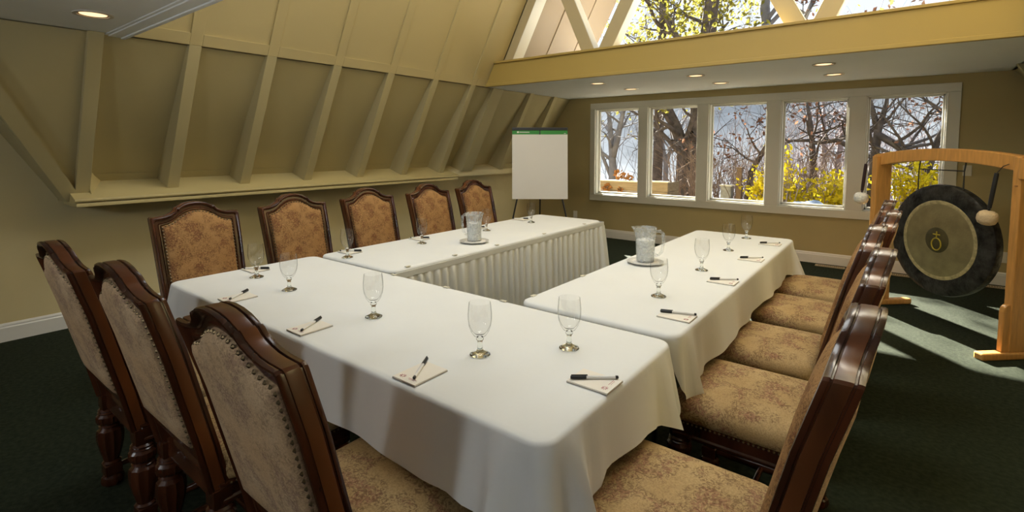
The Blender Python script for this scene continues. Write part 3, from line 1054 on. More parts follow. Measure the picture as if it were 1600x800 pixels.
def make_goblet():
    t = thing('water_goblet', 'x', 'glass', group='water goblets')
    MB().lathe([(.0, .0), (.034, .0), (.0355, .002), (.034, .005), (.022, .010), (.012, .015), (.0095, .022)], 32, cap0=False, cap1=False).build('foot', M['gsolid'], t, smooth=50)
    MB().lathe([(.0095, .022), (.0085, .035), (.009, .048), (.0125, .053), (.0135, .057), (.0115, .060), (.0115, .062)], 24, cap0=False, cap1=False).build('stem', M['gsolid'], t, smooth=50)
    MB().lathe([(.0115, .062), (.021, .068), (.031, .083), (.038, .103), (.0412, .125), (.0412, .145), (.0388, .172), (.0376, .183), (.0360, .1835), (.0370, .172), (.0394, .145), (.0394, .125), (.0362, .104), (.028, .086), (.017, .074), (.0, .072)], 36, cap0=False, cap1=False).build('bowl', M['glass'], t, smooth=50)
    return t


GL = [(-2.768, 1.293, 'at the far left table corner, farther of the two there'), (-2.39, 1.274, 'at the far left of the near table, closer to the camera'), (-2.804, 1.888, 'before the fourth knee wall chair from the flip chart'),
      (-2.782, 2.503, 'before the third knee wall chair from the flip chart'), (-2.774, 3.225, 'behind the left water pitcher'), (-2.748, 3.84, 'on the far end of the skirted table before the flip chart'),
      (-1.729, 1.284, 'mid near table, before the middle near chair'), (-1.122, 1.268, 'at the front of the near table, before the closest chair'), (-0.909, 1.503, 'at the seam corner beside the near right notepad'),
      (-0.896, 2.296, 'on the gong side table in front of the pitcher'), (-0.896, 2.942, 'on the gong side table right of the pitcher'), (-0.926, 3.622, 'on the gong side table, second from its far end'), (-0.942, 4.191, 'at the far end of the gong side table under the windows')]
gob = make_goblet()
for i, (x, y, l) in enumerate(GL):
    lab = 'clear footed water goblet ' + l
    if i == 0:
        gob.location = (x, y, TOP)
        gob['label'] = lab
    else:
        dup(gob, lab, (x, y, TOP), i * 0.7)


def make_pad():
    t = thing('notepad', 'x', 'notepad', group='notepads on the tables')
    MB().box(-0.052, 0.052, -0.069, 0.069, 0, 0.0012).build('backing_card', M['card'], t)
    MB().box(-0.051, 0.051, -0.068, 0.068, 0.0012, 0.0055).build('sheets', M['pad'], t)
    # faded printed emblem and a line of print at the foot of the sheet
    pr = MB()
    for k in range(9):
        a = k * 2 * pi / 9
        pr.tube([(-.026 + .004 * cos(a), -.047 + .004 * sin(a), .0058), (-.026 + .012 * cos(a + .5), -.047 + .010 * sin(a + .5), .0058)], .0009, 4)
    pr.box(.0, .034, -.047, -.0455, .0055, .0060).box(.004, .030, -.052, -.051, .0055, .0060)
    pr.build('printed_emblem', M['red'], t)
    return t


def make_pen():
    t = thing('pen', 'x', 'pen', group='pens on the notepads')
    MB().lathe([(.0046, 0.0), (.0048, .095)], 10).build('barrel', M['pen'], t, smooth=True)
    MB().lathe([(.004, -.006), (.0049, -.004), (.0049, .003)], 10).build('end_plug', M['black'], t, smooth=True)
    cp = MB().lathe([(.0058, .092), (.0058, .135), (.0045, .140)], 10)
    cp.box(-.0014, .0014, .0057, .0082, .088, .138)
    cp.build('cap', M['black'], t, smooth=True)
    return t


# each place setting: pad centre, pad turn, pen tail and cap ends
SET = [
    (-2.452, 1.055, 0, (-2.436, 1.016), (-2.51, 1.124), 'before the farthest left near chair'),
    (-1.817, 1.047, 0, (-1.797, 1.002), (-1.865, 1.123), 'before the middle near chair'),
    (-1.170, 1.040, 0, (-1.148, 0.995), (-1.223, 1.117), 'before the near chair closest to the camera'),
    (-2.945, 1.37, -pi / 2, (-2.985, 1.33), (-2.879, 1.412), 'before the knee wall chair closest to the near end'),
    (-2.94, 2.0, -pi / 2, (-2.985, 1.955), (-2.871, 2.041), 'before the fourth knee wall chair from the flip chart'),
    (-2.94, 2.62, -pi / 2, (-2.985, 2.575), (-2.875, 2.659), 'before the third knee wall chair from the flip chart'),
    (-2.94, 3.28, -pi / 2, (-2.99, 3.24), (-2.885, 3.319), 'before the second knee wall chair from the flip chart'),
    (-2.94, 3.93, -pi / 2, (-2.99, 3.89), (-2.885, 3.97), 'before the knee wall chair closest to the flip chart'),
    (-0.712, 1.328, pi / 2, (-0.659, 1.380), (-0.775, 1.290), 'before the big gold seat at the near corner'),
    (-0.724, 2.064, pi / 2, (-0.660, 2.111), (-0.795, 2.064), 'before the second gong side chair'),
    (-0.727, 2.754, pi / 2, (-0.666, 2.816), (-0.788, 2.738), 'before the third gong side chair'),
    (-0.735, 3.412, pi / 2, (-0.677, 3.480), (-0.796, 3.388), 'before the fourth gong side chair'),
    (-0.745, 4.040, pi / 2, (-0.688, 4.091), (-0.807, 3.999), 'before the farthest gong side chair'),
]
pad0, pen0 = make_pad(), make_pen()
for i, (x, y, rz, a, b, l) in enumerate(SET):
    lp_, ln_ = 'cream notepad with red print ' + l, 'white pen with black cap ' + l
    if i == 0:
        p, q = pad0, pen0
        p['label'], q['label'] = lp_, ln_
        p.location, p.rotation_euler = (x, y, TOP), (0, 0, rz)
    else:
        p = dup(pad0, lp_, (x, y, TOP), rz)
        q = dup(pen0, ln_, (0, 0, 0), 0)
    d = Vector((b[0] - a[0], b[1] - a[1], 0)).normalized()
    c = Vector(((a[0] + b[0]) / 2, (a[1] + b[1]) / 2, 0)) - d * 0.067
    q.location = (c.x, c.y, TOP + 0.0055 + 0.0059)
    side = Vector((0, 0, 1)).cross(d)
    up_ = Vector((0, 0, 1))
    q.rotation_euler = Matrix(((side.x, up_.x, d.x), (side.y, up_.y, d.y), (side.z, up_.z, d.z))).to_euler()


def make_pitcher():
    t = thing('water_pitcher', 'x', 'pitcher', group='water pitchers')
    n = 48

    def mod(a, z):
        k = max(0.0, (z - 0.125) / 0.08)
        sp_ = exp(-((a - pi) / 0.32) ** 2) * max(0, (z - 0.17) / 0.04) * 0.28
        fl_ = 0.03 * cos(16 * a) * min(1, k * 3)
        return 1 + sp_ + fl_
    MB().lathe([(.050, .0), (.054, .004), (.056, .06), (.058, .12), (.061, .17), (.064, .205), (.066, .212), (.0635, .212), (.061, .204), (.058, .17), (.055, .12), (.053, .06), (.050, .008), (0, .007)], n, (0, 0, 0), mod, True, False).build('jug_body', M['jug'], t, smooth=60)
    MB().tube([(.060, 0, .188), (.085, 0, .192), (.103, 0, .178), (.107, 0, .13), (.098, 0, .07), (.080, 0, .045), (.057, 0, .045)], [.009, .010, .010, .010, .010, .009, .009], 10).build('handle', M['jug'], t, smooth=True)
    MB().lathe([(.048, .010), (.051, .06), (.0525, .105), (.0530, .135), (.03, .142), (.0, .138)], 32, cap1=False).build('ice_water', M['ice'], t, smooth=True)
    return t


def make_plate():
    t = thing('serving_plate', 'x', 'plate', group='plates under the pitchers')
    MB().lathe([(.0, .0), (.072, .0), (.080, .003), (.108, .013), (.110, .015), (.107, .016), (.080, .006), (.070, .004), (.0, .004)], 40, cap0=False, cap1=False).build('dish', M['plate'], t, smooth=50)
    return t


def make_napkin():
    m = MB()
    m.box(-.070, .082, -.060, .058, 0, .002).box(-.066, .082, -.058, .058, .002, .004).box(-.066, .074, -.055, .052, .004, .006)
    o = m.build('napkin', M['napkin'], bevel=0.0008)
    return tag(o, 'x', 'napkin', 'folded napkins under the pitchers')


pi1, pl1, nk1 = make_pitcher(), make_plate(), make_napkin()
for i, (x, y, hz, l) in enumerate([(-1.225, 2.91, R(20), 'gong side table'), (-2.509, 2.777, R(190), 'skirted knee wall table')]):
    if i == 0:
        a, b, c = pi1, pl1, nk1
    else:
        a, b = dup(pi1, 'x', (0, 0, 0), 0), dup(pl1, 'x', (0, 0, 0), 0)
        c = nk1.copy()
        COL.objects.link(c)
    b.location = (x, y, TOP)
    c.location = (x, y, TOP + 0.0045)
    c.rotation_euler = (0, 0, 0.5)
    a.location = (x, y, TOP + 0.011)
    a.rotation_euler = (0, 0, hz)
    a['label'] = 'clear fluted pitcher of ice water on a white plate on the ' + l
    b['label'] = 'white china plate under the ice water pitcher on the ' + l
    c['label'] = 'folded white napkin between plate and pitcher on the ' + l

# ------------------------------------------------------------------ flip chart easel
FCX, FCY = -3.63, 5.25
ez = thing('easel', 'black three legged easel holding the flip chart pad', 'easel', (FCX, FCY, 0), R(37.78))
# local axes: x along the pad, -y towards the tables
ezl = [((-0.10, 0.03, 1.66), (-0.46, -0.16, 0.0)), ((0.10, 0.03, 1.66), (0.46, -0.16, 0.0)), ((0.02, 0.06, 1.64), (0.03, 0.52, 0.0))]
for a, b in ezl:
    MB().tube([a, b], [.011, .009], 10).build('leg', M['black'], ez, smooth=True)
MB().box(-0.12, 0.12, 0.0, 0.05, 1.62, 1.68).build('head', M['black'], ez, bevel=0.004)
pd = thing('flip_chart', 'white flip chart pad with green header on the easel by the windows', 'flip chart', (FCX, FCY, 0), R(37.78))
th = R(3.0)
PT, PBz = 1.70, 0.82                        # top and bottom of the pad


def py(z):
    return -0.03 - (1.70 - z) * 0.10


def slab(x0, x1, z0, z1, d0, d1):
    m = MB()
    m.add([(x, py(z) - d, z) for z in (z0, z1) for x, d in ((x0, d1), (x1, d1), (x1, d0), (x0, d0))],
          [(0, 3, 2, 1), (4, 5, 6, 7), (0, 1, 5, 4), (1, 2, 6, 5), (2, 3, 7, 6), (3, 0, 4, 7)])
    return m


slab(-0.345, 0.345, PBz, PT - 0.01, 0.0, 0.016).build('sheets', M['paper'], pd)
slab(-0.345, 0.345, PT - 0.078, PT - 0.02, 0.016, 0.018).build('green_header', M['green'], pd)
slab(-0.347, 0.347, PT - 0.028, PT + 0.008, -0.012, 0.026).build('clamp_bar', M['black'], pd, bevel=0.003)
slab(-0.006, 0.006, PT - 0.08, PT - 0.02, 0.018, 0.024).build('strap', M['black'], pd)
lg_ = slab(-0.285, -0.262, PT - 0.060, PT - 0.040, 0.0181, 0.0186)
lg_.add(*(lambda q: (q.v, q.f))(slab(-0.255, -0.13, PT - 0.055, PT - 0.046, 0.0181, 0.0186)))
lg_.add(*(lambda q: (q.v, q.f))(slab(0.30, 0.325, PT - 0.070, PT - 0.063, 0.0181, 0.0186)))
lg_.build('header_print', M['paper'], pd)

# ------------------------------------------------------------------ gong and stand
GLx, GLy = -0.19, 5.78
GRx, GRy = 0.655, 4.865
gdir = Vector((GRx - GLx, GRy - GLy)).normalized()
ang = atan2(gdir.y, gdir.x)
st = thing('gong_stand', 'honey oak gong stand with arched top beam and foot bars', 'gong stand', (GLx, GLy, 0), ang)
W_ = 1.245
for s, u in ((-1, 0.05), (1, W_ + 0.02)):
    MB().box(u - 0.035, u + 0.035, -0.28, 0.34, 0.0, 0.052).build('foot_bar', M['oak'], st, bevel=0.012)
    pm = MB()
    if s < 0:
        pm.box(u - 0.026, u + 0.030, -0.075, 0.075, 0.052, 1.385)
    else:
        pm.box(u - 0.030, u + 0.026, -0.075, 0.075, 0.052, 1.40)
    pm.build('post', M['oak'], st, bevel=0.006)
    gp = [(-0.125, 0.052), (-0.125, 0.335), (-0.118, 0.365), (-0.095, 0.385), (0.095, 0.385), (0.118, 0.365), (0.125, 0.335), (0.125, 0.052)]
    MB().prism([(u - 0.018, y, z) for y, z in gp], (0.036, 0, 0)).build('gusset', M['oak'], st, bevel=0.006)
n = 20
top_, bot_ = [], []
for k in range(n + 1):
    q = k / n
    x = 0.0 + q * (W_ + 0.06)
    a = 1 - (2 * q - 1) ** 2
    top_.append((x, -0.04, 1.395 + 0.06 * a))
    bot_.append((x, -0.04, 1.285 + 0.072 * a))
MB().prism(top_[::-1] + bot_, (0, 0.08, 0)).build('top_beam', M['oak'], st, bevel=0.006)
MB().box(W_ + 0.035, W_ + 0.075, -0.09, -0.04, 1.25, 1.39).build('peg_block', M['oak'], st, bevel=0.006)
MB().lathe([(.008, 0), (.008, .006)], 10, (W_ + 0.02, -0.078, 1.20)).build('screw_hole', M['oakd'], st)

gg = thing('gong', 'large round gong, black rim and bronze face with yellow earth symbol', 'gong', (0, 0, 0), 0)
gg.location = (GLx + gdir.x * 0.672, GLy + gdir.y * 0.672, 0.722)
gg.rotation_euler = (0, 0, ang)


def disc(prof, n=72):
    """lathe about the local y axis; prof of (radius, depth), depth towards -y"""
    m = MB()
    m.lathe(prof, n, cap0=False, cap1=False)
    m.v = [(x, -z, y) for x, y, z in m.v]
    return m


disc([(.318, .030), (.335, .034), (.38, .036), (.42, .032), (.443, .022), (.448, .0), (.444, -.035), (.438, -.038), (.440, .0), (.43, .018), (.32, .024)]).build('rim', M['gongrim'], gg, smooth=50)
disc([(.29, .0315), (.305, .035), (.318, .032), (.320, .026)]).build('edge_band', M['gongedge'], gg, smooth=50)
disc([(.0, .040), (.10, .0395), (.2, .036), (.298, .030), (.30, .022), (.0, .028)]).build('face', M['gong'], gg, smooth=50)
disc([(.0, .0425), (.098, .0415), (.102, .039)]).build('centre_disc', M['gongdot'], gg, smooth=50)
em = MB()
em.tube([(.040 * cos(2 * pi * k / 32), -.0435, -.033 + .048 * sin(2 * pi * k / 32)) for k in range(33)], .0052, 8)
em.tube([(0, -.0435, .013), (0, -.0435, .070)], .0048, 8)
em.tube([(-.030, -.0435, .044), (.030, -.0435, .044)], .0048, 8)
em.build('earth_emblem', M['gold'], gg, smooth=True)
hc = MB()
zo = 1.283 - 0.722
hc.tube([(-.225, -.01, .388), (-.225, -.01, zo), (.165, -.01, zo), (.165, -.01, .41)], .005, 8)
hc.tube([(-.225, -.01, zo), (-.225, 0, 1.352 - 0.722)], .005, 8)
hc.tube([(.165, -.01, zo), (.165, 0, 1.352 - 0.722)], .005, 8)
hc.build('hanging_cord', M['cord'], gg)


def mallet(label, u, v, zt, tilt, mt, felt, nm='gong_mallet', fat=1.0):
    t = thing(nm, label, 'mallet', (0, 0, 0), 0, 'gong mallets')
    t.location = (GLx + gdir.x * u - gdir.y * v, GLy + gdir.y * u + gdir.x * v, zt)
    t.rotation_euler = (0, tilt, ang)
    MB().lathe([(.012, .0), (.014, -.015), (.014, -.20), (.012, -.255), (.007, -.258), (.006, -.32)], 14).build('handle', mt, t, smooth=40)
    MB().lathe([(.0, -.272), (.030, -.275), (.050, -.288), (.060, -.31), (.060, -.34), (.050, -.365), (.028, -.378), (.0, -.380)], 24, cap0=False, cap1=False).build('head', felt, t, smooth=True)
    MB().tube([(0, 0, 0.0), (0.015, 0.02, .05), (0.045, 0.075, .09), (0.05, 0.10, .10)], .003, 6).build('cord_loop', M['cord'], t)
    return t


darkh = mat('dark_handle_grip', (0.028, 0.010, 0.012), 0.5)
mallet('white felt gong mallet hanging at the window side post', -0.035, -0.085, 1.31, R(7), darkh, M['felt'])
mallet('beige felt gong mallet hanging at the right hand post', W_ - 0.105, -0.085, 1.285, R(8), M['black'], M['feltb'])

# ------------------------------------------------------------------ outdoors
def hgt(x, y):
    d = y - 7.5
    z = 0.25 - 0.10 * max(0, d) - 0.012 * max(0, d - 5) ** 1.5
    if y > 30:
        z = max(z, -3.5)
    z = max(z, -5.0)
    if y > 32:
        z += (1 - exp(-((y - 32) / 45.0) ** 2)) * (27.0 + 0.03 * (x + 40)) * min(1, 1)
    return z + 0.12 * sin(x * 0.9 + y * 0.5) * min(1, max(0, d / 6)) + 0.9 * sin(x * 0.11 + 1.3) * sin(y * 0.07) * min(1, max(0, (y - 30) / 20))


def terrain(name, label, ys, x0, x1, nx, m):
    mb = MB()
    vs = []
    for y in ys:
        s = max(1.0, y / 20.0)
        for i in range(nx + 1):
            x = (x0 + (x1 - x0) * i / nx) * s
            vs.append((x, y, hgt(x, y)))
    fs = [(j * (nx + 1) + i, j * (nx + 1) + i + 1, (j + 1) * (nx + 1) + i + 1, (j + 1) * (nx + 1) + i) for j in range(len(ys) - 1) for i in range(nx)]
    mb.add(vs, fs)
    tag(mb.build(name, m, smooth='all', kind='structure'), label, 'ground')


terrain('ground', 'leaf strewn ground sloping away outside the windows', [7.56 + k * 0.7 for k in range(36)], -34, 16, 50, M['ground'])
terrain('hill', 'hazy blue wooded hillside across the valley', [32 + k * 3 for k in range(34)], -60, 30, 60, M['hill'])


def gz_(x, y):
    return hgt(x, y) - 0.06


def leaves(mb, c, spread, n, size, r, flatten=1.0):
    for _ in range(n):
        while True:
            p = Vector((r.uniform(-1, 1), r.uniform(-1, 1), r.uniform(-1, 1)))
            if p.length < 1:
                break
        p = Vector((p.x * spread[0], p.y * spread[1], p.z * spread[2])) + Vector(c)
        a = Vector((r.gauss(0, 1), r.gauss(0, 1), r.gauss(0, 1))).normalized()
        b = a.orthogonal().normalized()
        s = size * r.uniform(0.6, 1.3)
        mb.add([p - a * s, p + b * s * 0.55, p + a * s, p - b * s * 0.55], [(0, 1, 2, 3)])


def grow(mb, p, d, ln, rad, depth, r, tips, up=0.15, sides=5):
    segs = 4
    pts, rr = [p], [rad]
    q, dd = Vector(p), Vector(d).normalized()
    for k in range(segs):
        dd = (dd + Vector((r.gauss(0, .14), r.gauss(0, .14), r.gauss(0, .10) + up * 0.25))).normalized()
        q = q + dd * ln / segs
        pts.append(q.copy())
        rr.append(rad * (1 - 0.55 * (k + 1) / segs))
    mb.tube(pts, rr, sides if rad > 0.02 else 3, cap=False)
    tips += pts[2:]
    if depth > 0:
        for k in range(r.choice((2, 3, 3))):
            i = r.choice((2, 3, 4))
            side = dd.orthogonal().normalized()
            side.rotate(Matrix.Rotation(r.uniform(0, 6.28), 3, dd))
            nd = (dd * r.uniform(0.5, 1.0) + side * r.uniform(0.5, 0.9)).normalized()
            grow(mb, pts[i], nd, ln * r.uniform(0.55, 0.8), rr[i] * 0.7, depth - 1, r, tips, up, sides)


def tree(label, stems, m, seed, nb=5, bl=1.3, depth=2, leaf=None, nleaf=0, lsize=0.06, lspread=0.35, hleaf=0.0, name='tree', bmin=0.3):
    """stems: list of polylines of (x, y, z, radius); limbs grow out of them"""
    r = random.Random(seed)
    b0 = stems[0][0]
    base = Vector((b0[0], b0[1], gz_(b0[0], b0[1])))
    t = thing(name, label, 'tree', base)
    mb, tips = MB(), []
    for s in stems:
        pts = [Vector(p[:3]) - base for p in s]
        rad = [p[3] for p in s]
        mb.tube(pts, rad, 8, cap=True)
        L_ = len(pts) - 1
        for k in range(nb):
            q = bmin + (1 - bmin) * (k + r.random()) / nb
            i = min(L_ - 1, int(q * L_))
            f = q * L_ - i
            p = pts[i].lerp(pts[i + 1], f)
            rd = rad[i] + (rad[i + 1] - rad[i]) * f
            a = r.uniform(0, 2 * pi)
            d = Vector((cos(a), sin(a), r.uniform(0.2, 1.0)))
            grow(mb, p, d, bl * r.uniform(0.7, 1.3), rd * 0.5, depth, r, tips)
        if r.random() < 2:
            grow(mb, pts[-1], pts[-1] - pts[-2], bl, rad[-1], depth, r, tips)
    mb.build('trunk', m, t, smooth='all')
    if leaf and nleaf:
        lm = MB()
        tp = [q for q in tips if q.z + base.z > hleaf] or tips
        for _ in range(nleaf):
            leaves(lm, r.choice(tp), (lspread,) * 3, 1, lsize, r)
        lm.build('foliage', leaf, t, kind='stuff')
    return t


def S(*pts):
    return [tuple(p) for p in pts]


def far(k, *stems):
    """stems moved k times farther from the viewpoint and made k times larger"""
    return [[(x * k, y * k, CAMH + (z - CAMH) * k, q * k) for x, y, z, q in st_] for st_ in stems]


# trees, one by one as they show through the panes
tree('bare forked grey tree behind the planter in the leftmost window', [S((-6.5, 13, gz_(-6.5, 13), .13), (-6.47, 13, .8, .12), (-6.5, 13, 1.25, .10), (-6.62, 13, 2.4, .06), (-6.7, 13, 3.2, .035)), S((-6.49, 13, 1.15, .10), (-6.35, 13, 1.7, .09), (-6.22, 13.1, 2.5, .06), (-6.15, 13.2, 3.3, .035)), S((-6.5, 13, .55, .06), (-6.75, 12.9, 1.2, .045), (-6.95, 12.8, 2.0, .025))], M['barkg'], 11, 7, 1.0, 3, M['ygreen'], 120, .05, .2, bmin=.35)
tree('dark straight trunk at the left edge of the second window', far(1.4, S((-4.4, 11, -1.2, .17), (-4.38, 11, .7, .12), (-4.36, 11, 2.3, .11), (-4.3, 11, 5.5, .08))), M['barkd'], 12, 6, 1.8, 3, M['ygreen'], 900, .07, .35, 3.4, bmin=.5)
tree('massive twin trunked dark tree filling the second window', far(1.4, S((-3.5, 10, -1.1, .17), (-3.49, 10, .6, .125), (-3.45, 10, 1.4, .13), (-3.62, 10, 1.85, .12), (-3.85, 10, 2.35, .085), (-4.05, 10, 2.8, .05)), S((-3.30, 10.05, -1.1, .18), (-3.32, 10.05, .6, .15), (-3.24, 10.05, 1.4, .16), (-3.2, 10.05, 2.4, .15), (-3.0, 10.0, 4.2, .12), (-2.7, 9.9, 6.0, .07)), S((-3.45, 10, 1.4, .07), (-3.25, 9.9, 2.0, .06), (-2.95, 9.8, 2.9, .04))), M['bark'], 14, 5, 1.1, 3, M['ygreen'], 1500, .075, .35, 2.6, bmin=.35)
tree('slim blue grey tree behind the planter in the second window', [S((-6.3, 16.5, gz_(-6.3, 16.5), .10), (-6.28, 16.5, .9, .09), (-6.45, 16.5, 1.7, .07), (-6.7, 16.5, 3.2, .04)), S((-6.28, 16.5, .8, .07), (-6.1, 16.5, 1.5, .06), (-5.7, 16.5, 2.3, .035))], M['barkg'], 15, 6, 1.2, 3)
tree('thin leaning tree with rusty leaves in the middle window', [S((-2.75, 12, gz_(-2.75, 12), .07), (-2.65, 12, .9, .06), (-2.35, 12, 1.5, .05), (-2.0, 12, 2.4, .04), (-1.8, 12, 3.4, .03))], M['barkd'], 16, 7, .9, 2, M['rust'], 420, .06, .2, .7)
tree('slender dark tree with arching limbs in the second window from the gong', [S((-1.55, 12.5, gz_(-1.5, 12.5), .085), (-1.52, 12.5, 1.0, .07), (-1.6, 12.5, 1.9, .05), (-1.7, 12.5, 2.5, .03)), S((-1.52, 12.5, 1.55, .045), (-1.1, 12.4, 1.6, .05), (-.7, 12.3, 1.35, .055)), S((-1.55, 12.5, 1.6, .035), (-1.95, 12.5, 1.6, .03), (-2.3, 12.5, 1.45, .015))], M['bark'], 17, 7, 1.1, 3, M['rust'], 160, .05, .25, 1.4)
tree('slim twin stemmed brown tree amid the thicket near the gong', [S((-1.6, 14.5, gz_(-1.6, 14.5), .07), (-1.55, 14.5, 1.2, .06), (-1.6, 14.5, 2.4, .03)), S((-1.3, 14.6, gz_(-1.3, 14.6), .08), (-1.28, 14.6, .9, .07), (-1.2, 14.6, 2.0, .04), (-1.1, 14.6, 2.5, .025))], M['twig'], 18, 7, 1.0, 3)
tree('crooked dark tree with rusty leaves in the rightmost window', [S((-.42, 11, gz_(-.42, 11), .085), (-.42, 11, 1.1, .075), (-.38, 11, 1.75, .06), (-.28, 11, 2.2, .035), (-.27, 11, 2.4, .02)), S((-.40, 11, 1.7, .06), (-.05, 10.9, 1.45, .065), (.2, 10.8, 1.15, .06)), S((-.38, 11, 1.75, .055), (-.52, 11, 2.3, .035), (-.56, 11, 2.5, .02))], M['bark'], 19, 7, .9, 3, M['rust'], 520, .05, .3, 1.2)
tree('dark tree with crossing limbs at the right of the rightmost window', [S((.28, 10.5, gz_(.3, 10.5), .06), (.30, 10.5, 1.0, .05), (.42, 10.5, 1.6, .045), (.62, 10.5, 2.05, .04), (.75, 10.4, 2.4, .02)), S((1.0, 10.2, gz_(1.0, 10.2), .06), (.98, 10.2, 1.2, .05), (.85, 10.3, 1.7, .045), (.62, 10.4, 2.15, .035), (.48, 10.4, 2.5, .02))], M['barkd'], 20, 5, .8, 2, M['rust'], 80, .05, .25, 1.6)
tree('yellow green leafed tree showing high through the gable window', [S((-4.6, 15, gz_(-4.6, 15), .15), (-4.6, 15, 2.2, .14), (-4.65, 15, 3.2, .14), (-4.4, 15, 5.5, .12), (-4.0, 15, 8, .08)), S((-4.6, 15, 3.0, .1), (-5.6, 15, 5.0, .08), (-6.6, 15, 7.0, .05))], M['bark'], 21, 8, 2.0, 3, M['ygreen'], 4200, .08, .5, 3.4, bmin=.5)
tree('grey branched tree on the right of the gable window view', [S((-2.75, 15, gz_(-2.75, 15), .15), (-2.75, 15, 2.1, .14), (-2.9, 15, 3.2, .14), (-3.1, 15, 5.2, .12), (-2.9, 15, 7.5, .07)), S((-2.9, 15, 3.2, .09), (-2.2, 15, 4.6, .06), (-1.6, 15, 6.2, .04))], M['barkg'], 22, 8, 1.7, 3, M['ygreen'], 1500, .075, .45, 3.4, bmin=.5)


def bush(label, x, y, w_, h_, n, m, seed, lsize=.045):
    r = random.Random(seed)
    z = gz_(x, y)
    t = thing('bush', label, 'bush', (x, y, z))
    mb = MB()
    lm = MB()
    for k in range(26):
        a = r.uniform(0, 2 * pi)
        e = Vector((cos(a) * w_ * r.uniform(.1, 1), sin(a) * w_ * .6 * r.uniform(.1, 1), h_ * r.uniform(.6, 1.05)))
        b = Vector((e.x * .25, e.y * .25, 0))
        mid = b.lerp(e, .5) + Vector((r.gauss(0, .05), r.gauss(0, .05), .1 * h_))
        mb.tube([b, mid, e], [.012, .009, .004], 4, cap=False)
        for _ in range(n // 26):
            q = r.random() ** .7
            p = b.lerp(mid, q * 2) if q < .5 else mid.lerp(e, q * 2 - 1)
            leaves(lm, p, (.16 * w_ + .05,) * 2 + (.14,), 1, lsize, r)
    mb.build('stems', M['twig'], t)
    lm.build('foliage', m, t, kind='stuff')


bush('yellow leafed bush in the lower right of the middle window', -1.85, 10.2, .75, 1.15, 1500, M['yellow'], 31)
bush('bright yellow bush low in the second window from the gong', -1.0, 10.0, .75, 1.15, 1700, M['yellow'], 32)
bush('yellow green bush behind the gong stand in the rightmost window', .35, 9.8, .75, 1.42, 1900, M['yellow'], 33)
bush('sparse yellow bush at the post side of the second window from the gong', -1.62, 9.6, .35, 1.5, 380, M['yellow'], 34)


def thicket(label, x0, x1, y0, y1, n, h0, h1, rad, m, seed):
    r = random.Random(seed)
    mb = MB()
    for _ in range(n):
        x, y = r.uniform(x0, x1), r.uniform(y0, y1)
        z = gz_(x, y)
        h = r.uniform(h0, h1)
        a, b = r.gauss(0, .25), r.gauss(0, .25)
        pts = [Vector((x, y, z)), Vector((x + a * h * .4 + r.gauss(0, .06), y + b * h * .4, z + h * .5)), Vector((x + a * h, y + b * h, z + h))]
        mb.tube(pts, [rad, rad * .8, rad * .35], 3, cap=False)
        for k in range(3):
            q = pts[1].lerp(pts[2], r.random())
            mb.tube([q, q + Vector((r.gauss(0, .3), r.gauss(0, .2), r.uniform(0.1, .5)))], [rad * .5, rad * .2], 3, cap=False)
    o = mb.build('undergrowth', m, kind='stuff')
    tag(o, label, 'undergrowth')


thicket('grey mauve tangle of bare saplings beyond the bushes', -4.6, 1.8, 14, 22, 520, 1.6, 3.4, .011, M['twig'], 41)
thicket('low brown bramble tangle beneath the middle window', -4.2, -0.6, 10.8, 13.5, 300, .8, 1.8, .010, M['greyp'], 42)
thicket('pale bare woodland edge farther down the slope', -22, 4, 24, 32, 150, 4.0, 7.0, .022, M['barkg'], 43)

# planters, post, stone and such just outside
def planter(label, x0, x1, y, z0, z1, seed):
    r = random.Random(seed)
    t = thing('planter', label, 'planter', ((x0 + x1) / 2, y, gz_(x0, y)))
    ox, oz = (x0 + x1) / 2, gz_(x0, y)
    n = 4
    for k in range(n):
        a, b = oz + (z1 - oz) * k / n, oz + (z1 - oz) * (k + 1) / n
        MB().box(x0 - ox, x1 - ox, -.02, .02, a - oz + .003, b - oz - .003).build('plank', M['plank'], t, bevel=.004)
    for k in range(n):
        a, b = oz + (z1 - oz) * k / n, oz + (z1 - oz) * (k + 1) / n
        MB().box(x1 - ox - .04, x1 - ox, .02, .6, a - oz + .003, b - oz - .003).build('plank', M['plank'], t, bevel=.004)
    MB().box(x0 - ox - .02, x1 - ox + .02, -.04, .06, z1 - oz - .002, z1 - oz + .025).build('cap_rail', M['white'], t, bevel=.004)
    MB().box(x0 - ox, x1 - ox - .04, .02, .58, z1 - oz - .10, z1 - oz - .06).build('soil', M['ground'], t)
    return t


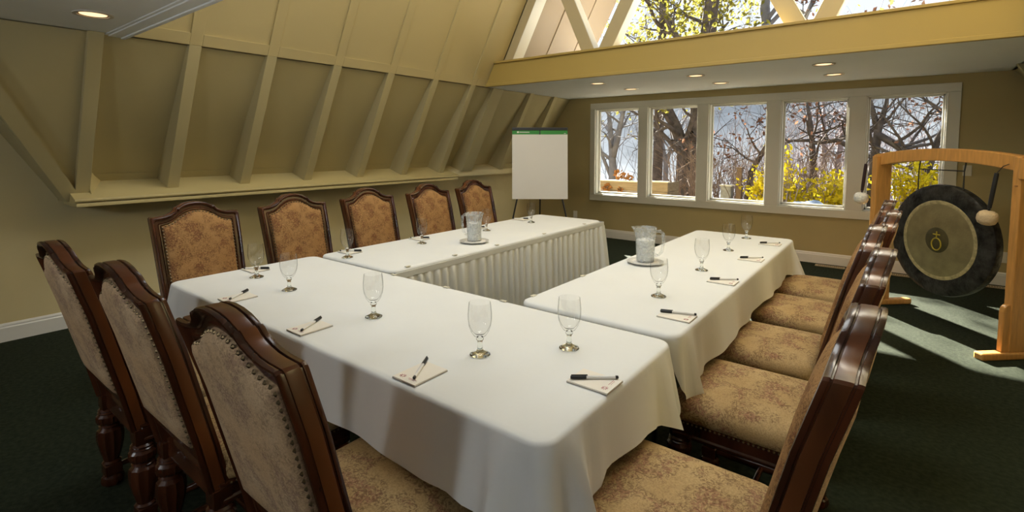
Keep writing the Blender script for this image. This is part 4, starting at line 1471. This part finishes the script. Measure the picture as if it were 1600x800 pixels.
planter('pine plank planter with dried flowers outside the leftmost window', -5.15, -4.17, 9.5, .5, .76, 1)
planter('pine plank planter with white rail outside the second window', -4.05, -3.60, 9.6, .4, .77, 2)
r5 = random.Random(55)
for k, (x, z, s, l) in enumerate([(-4.66, .90, .10, 'tallest, at the middle of the planter'), (-4.50, .86, .075, 'right of the tallest'), (-4.40, .83, .06, 'at the right end of the planter'), (-4.82, .63, .09, 'low at the left on the planter front'), (-4.52, .60, .06, 'low at the middle on the planter front')]):
    m = MB()
    front = z < .7
    y = 9.42 if front else 9.62
    for q in range(60):
        d = Vector((r5.gauss(0, 1), r5.gauss(0, 1), r5.gauss(0, .8))).normalized()
        p = d * s * r5.uniform(.5, 1)
        b = d.orthogonal().normalized()
        m.add([p - b * s * .28, p + d * s * .4, p + b * s * .28, p - d * s * .25], [(0, 1, 2, 3)])
    t = thing('dried_flower', 'brown dried flower head ' + l, 'flower', (x, y, z), 0, 'dried flowers on the planter')
    m.build('flower_head', M['dried'], t)
    MB().tube([(0, 0, -s * .2), (0, 0, (-.2 if not front else -(z - gz_(x, y))))], .006, 5).build('stem', M['greyp'], t)
o = MB().tube([(.10 * cos(2 * pi * k / 24), .0, .10 * sin(2 * pi * k / 24)) for k in range(25)], .032, 8).build('garden_ring', M['stone'], smooth=True, loc=(-4.27, 9.40, gz_(-4.27, 9.4) + .17))
tag(o, 'round pale stone ring leaning by the planter in the leftmost window', 'ornament')
pz = gz_(-2.64, 11)
o = MB().box(-.05, .05, -.05, .05, 0, 1.05 - pz).build('fence_post', M['greyp'], bevel=.006, loc=(-2.64, 11, pz))
tag(o, 'square weathered wooden post standing outside the middle window', 'post')
pz = gz_(-2.85, 10.9)
t = thing('garden_box', 'grey box with pale lid beside the wooden post outside', 'box', (-2.85, 10.9, pz))
MB().box(-.10, .10, -.10, .10, 0, .66 - pz).build('body', M['stone'], t, bevel=.006)
MB().box(-.12, .12, -.12, .12, .66 - pz, .69 - pz).build('lid', M['white'], t, bevel=.006)
tm = MB()
N_ = 14
vs = []
for j in range(7):
    for i in range(N_ + 1):
        x = -.42 + .84 * i / N_
        vs.append((x, -.25 + .5 * j / 6, .10 * exp(-(x / .22) ** 2) * (1 - abs(j - 3) / 4.5) + .02 * sin(i * 1.3 + j)))
tm.add(vs, [(j * (N_ + 1) + i, j * (N_ + 1) + i + 1, (j + 1) * (N_ + 1) + i + 1, (j + 1) * (N_ + 1) + i) for j in range(6) for i in range(N_)])
o = tm.build('tarp', M['tarp'], smooth='all', loc=(-1.02, 8.15, .62))
tag(o, 'blue grey tarp draped over a low rack outside the window', 'tarp')
rk = MB()
for sx in (-.4, .4):
    for sy in (-.23, .23):
        rk.box(sx - .02, sx + .02, sy - .02, sy + .02, 0, .58 - gz_(-1.02, 8.15))
rk.box(-.44, .44, -.26, .26, .56 - gz_(-1.02, 8.15), .59 - gz_(-1.02, 8.15))
o = rk.build('rack', M['greyp'], loc=(-1.02, 8.15, gz_(-1.02, 8.15)))
tag(o, 'low wooden rack under the blue tarp outside the window', 'rack')
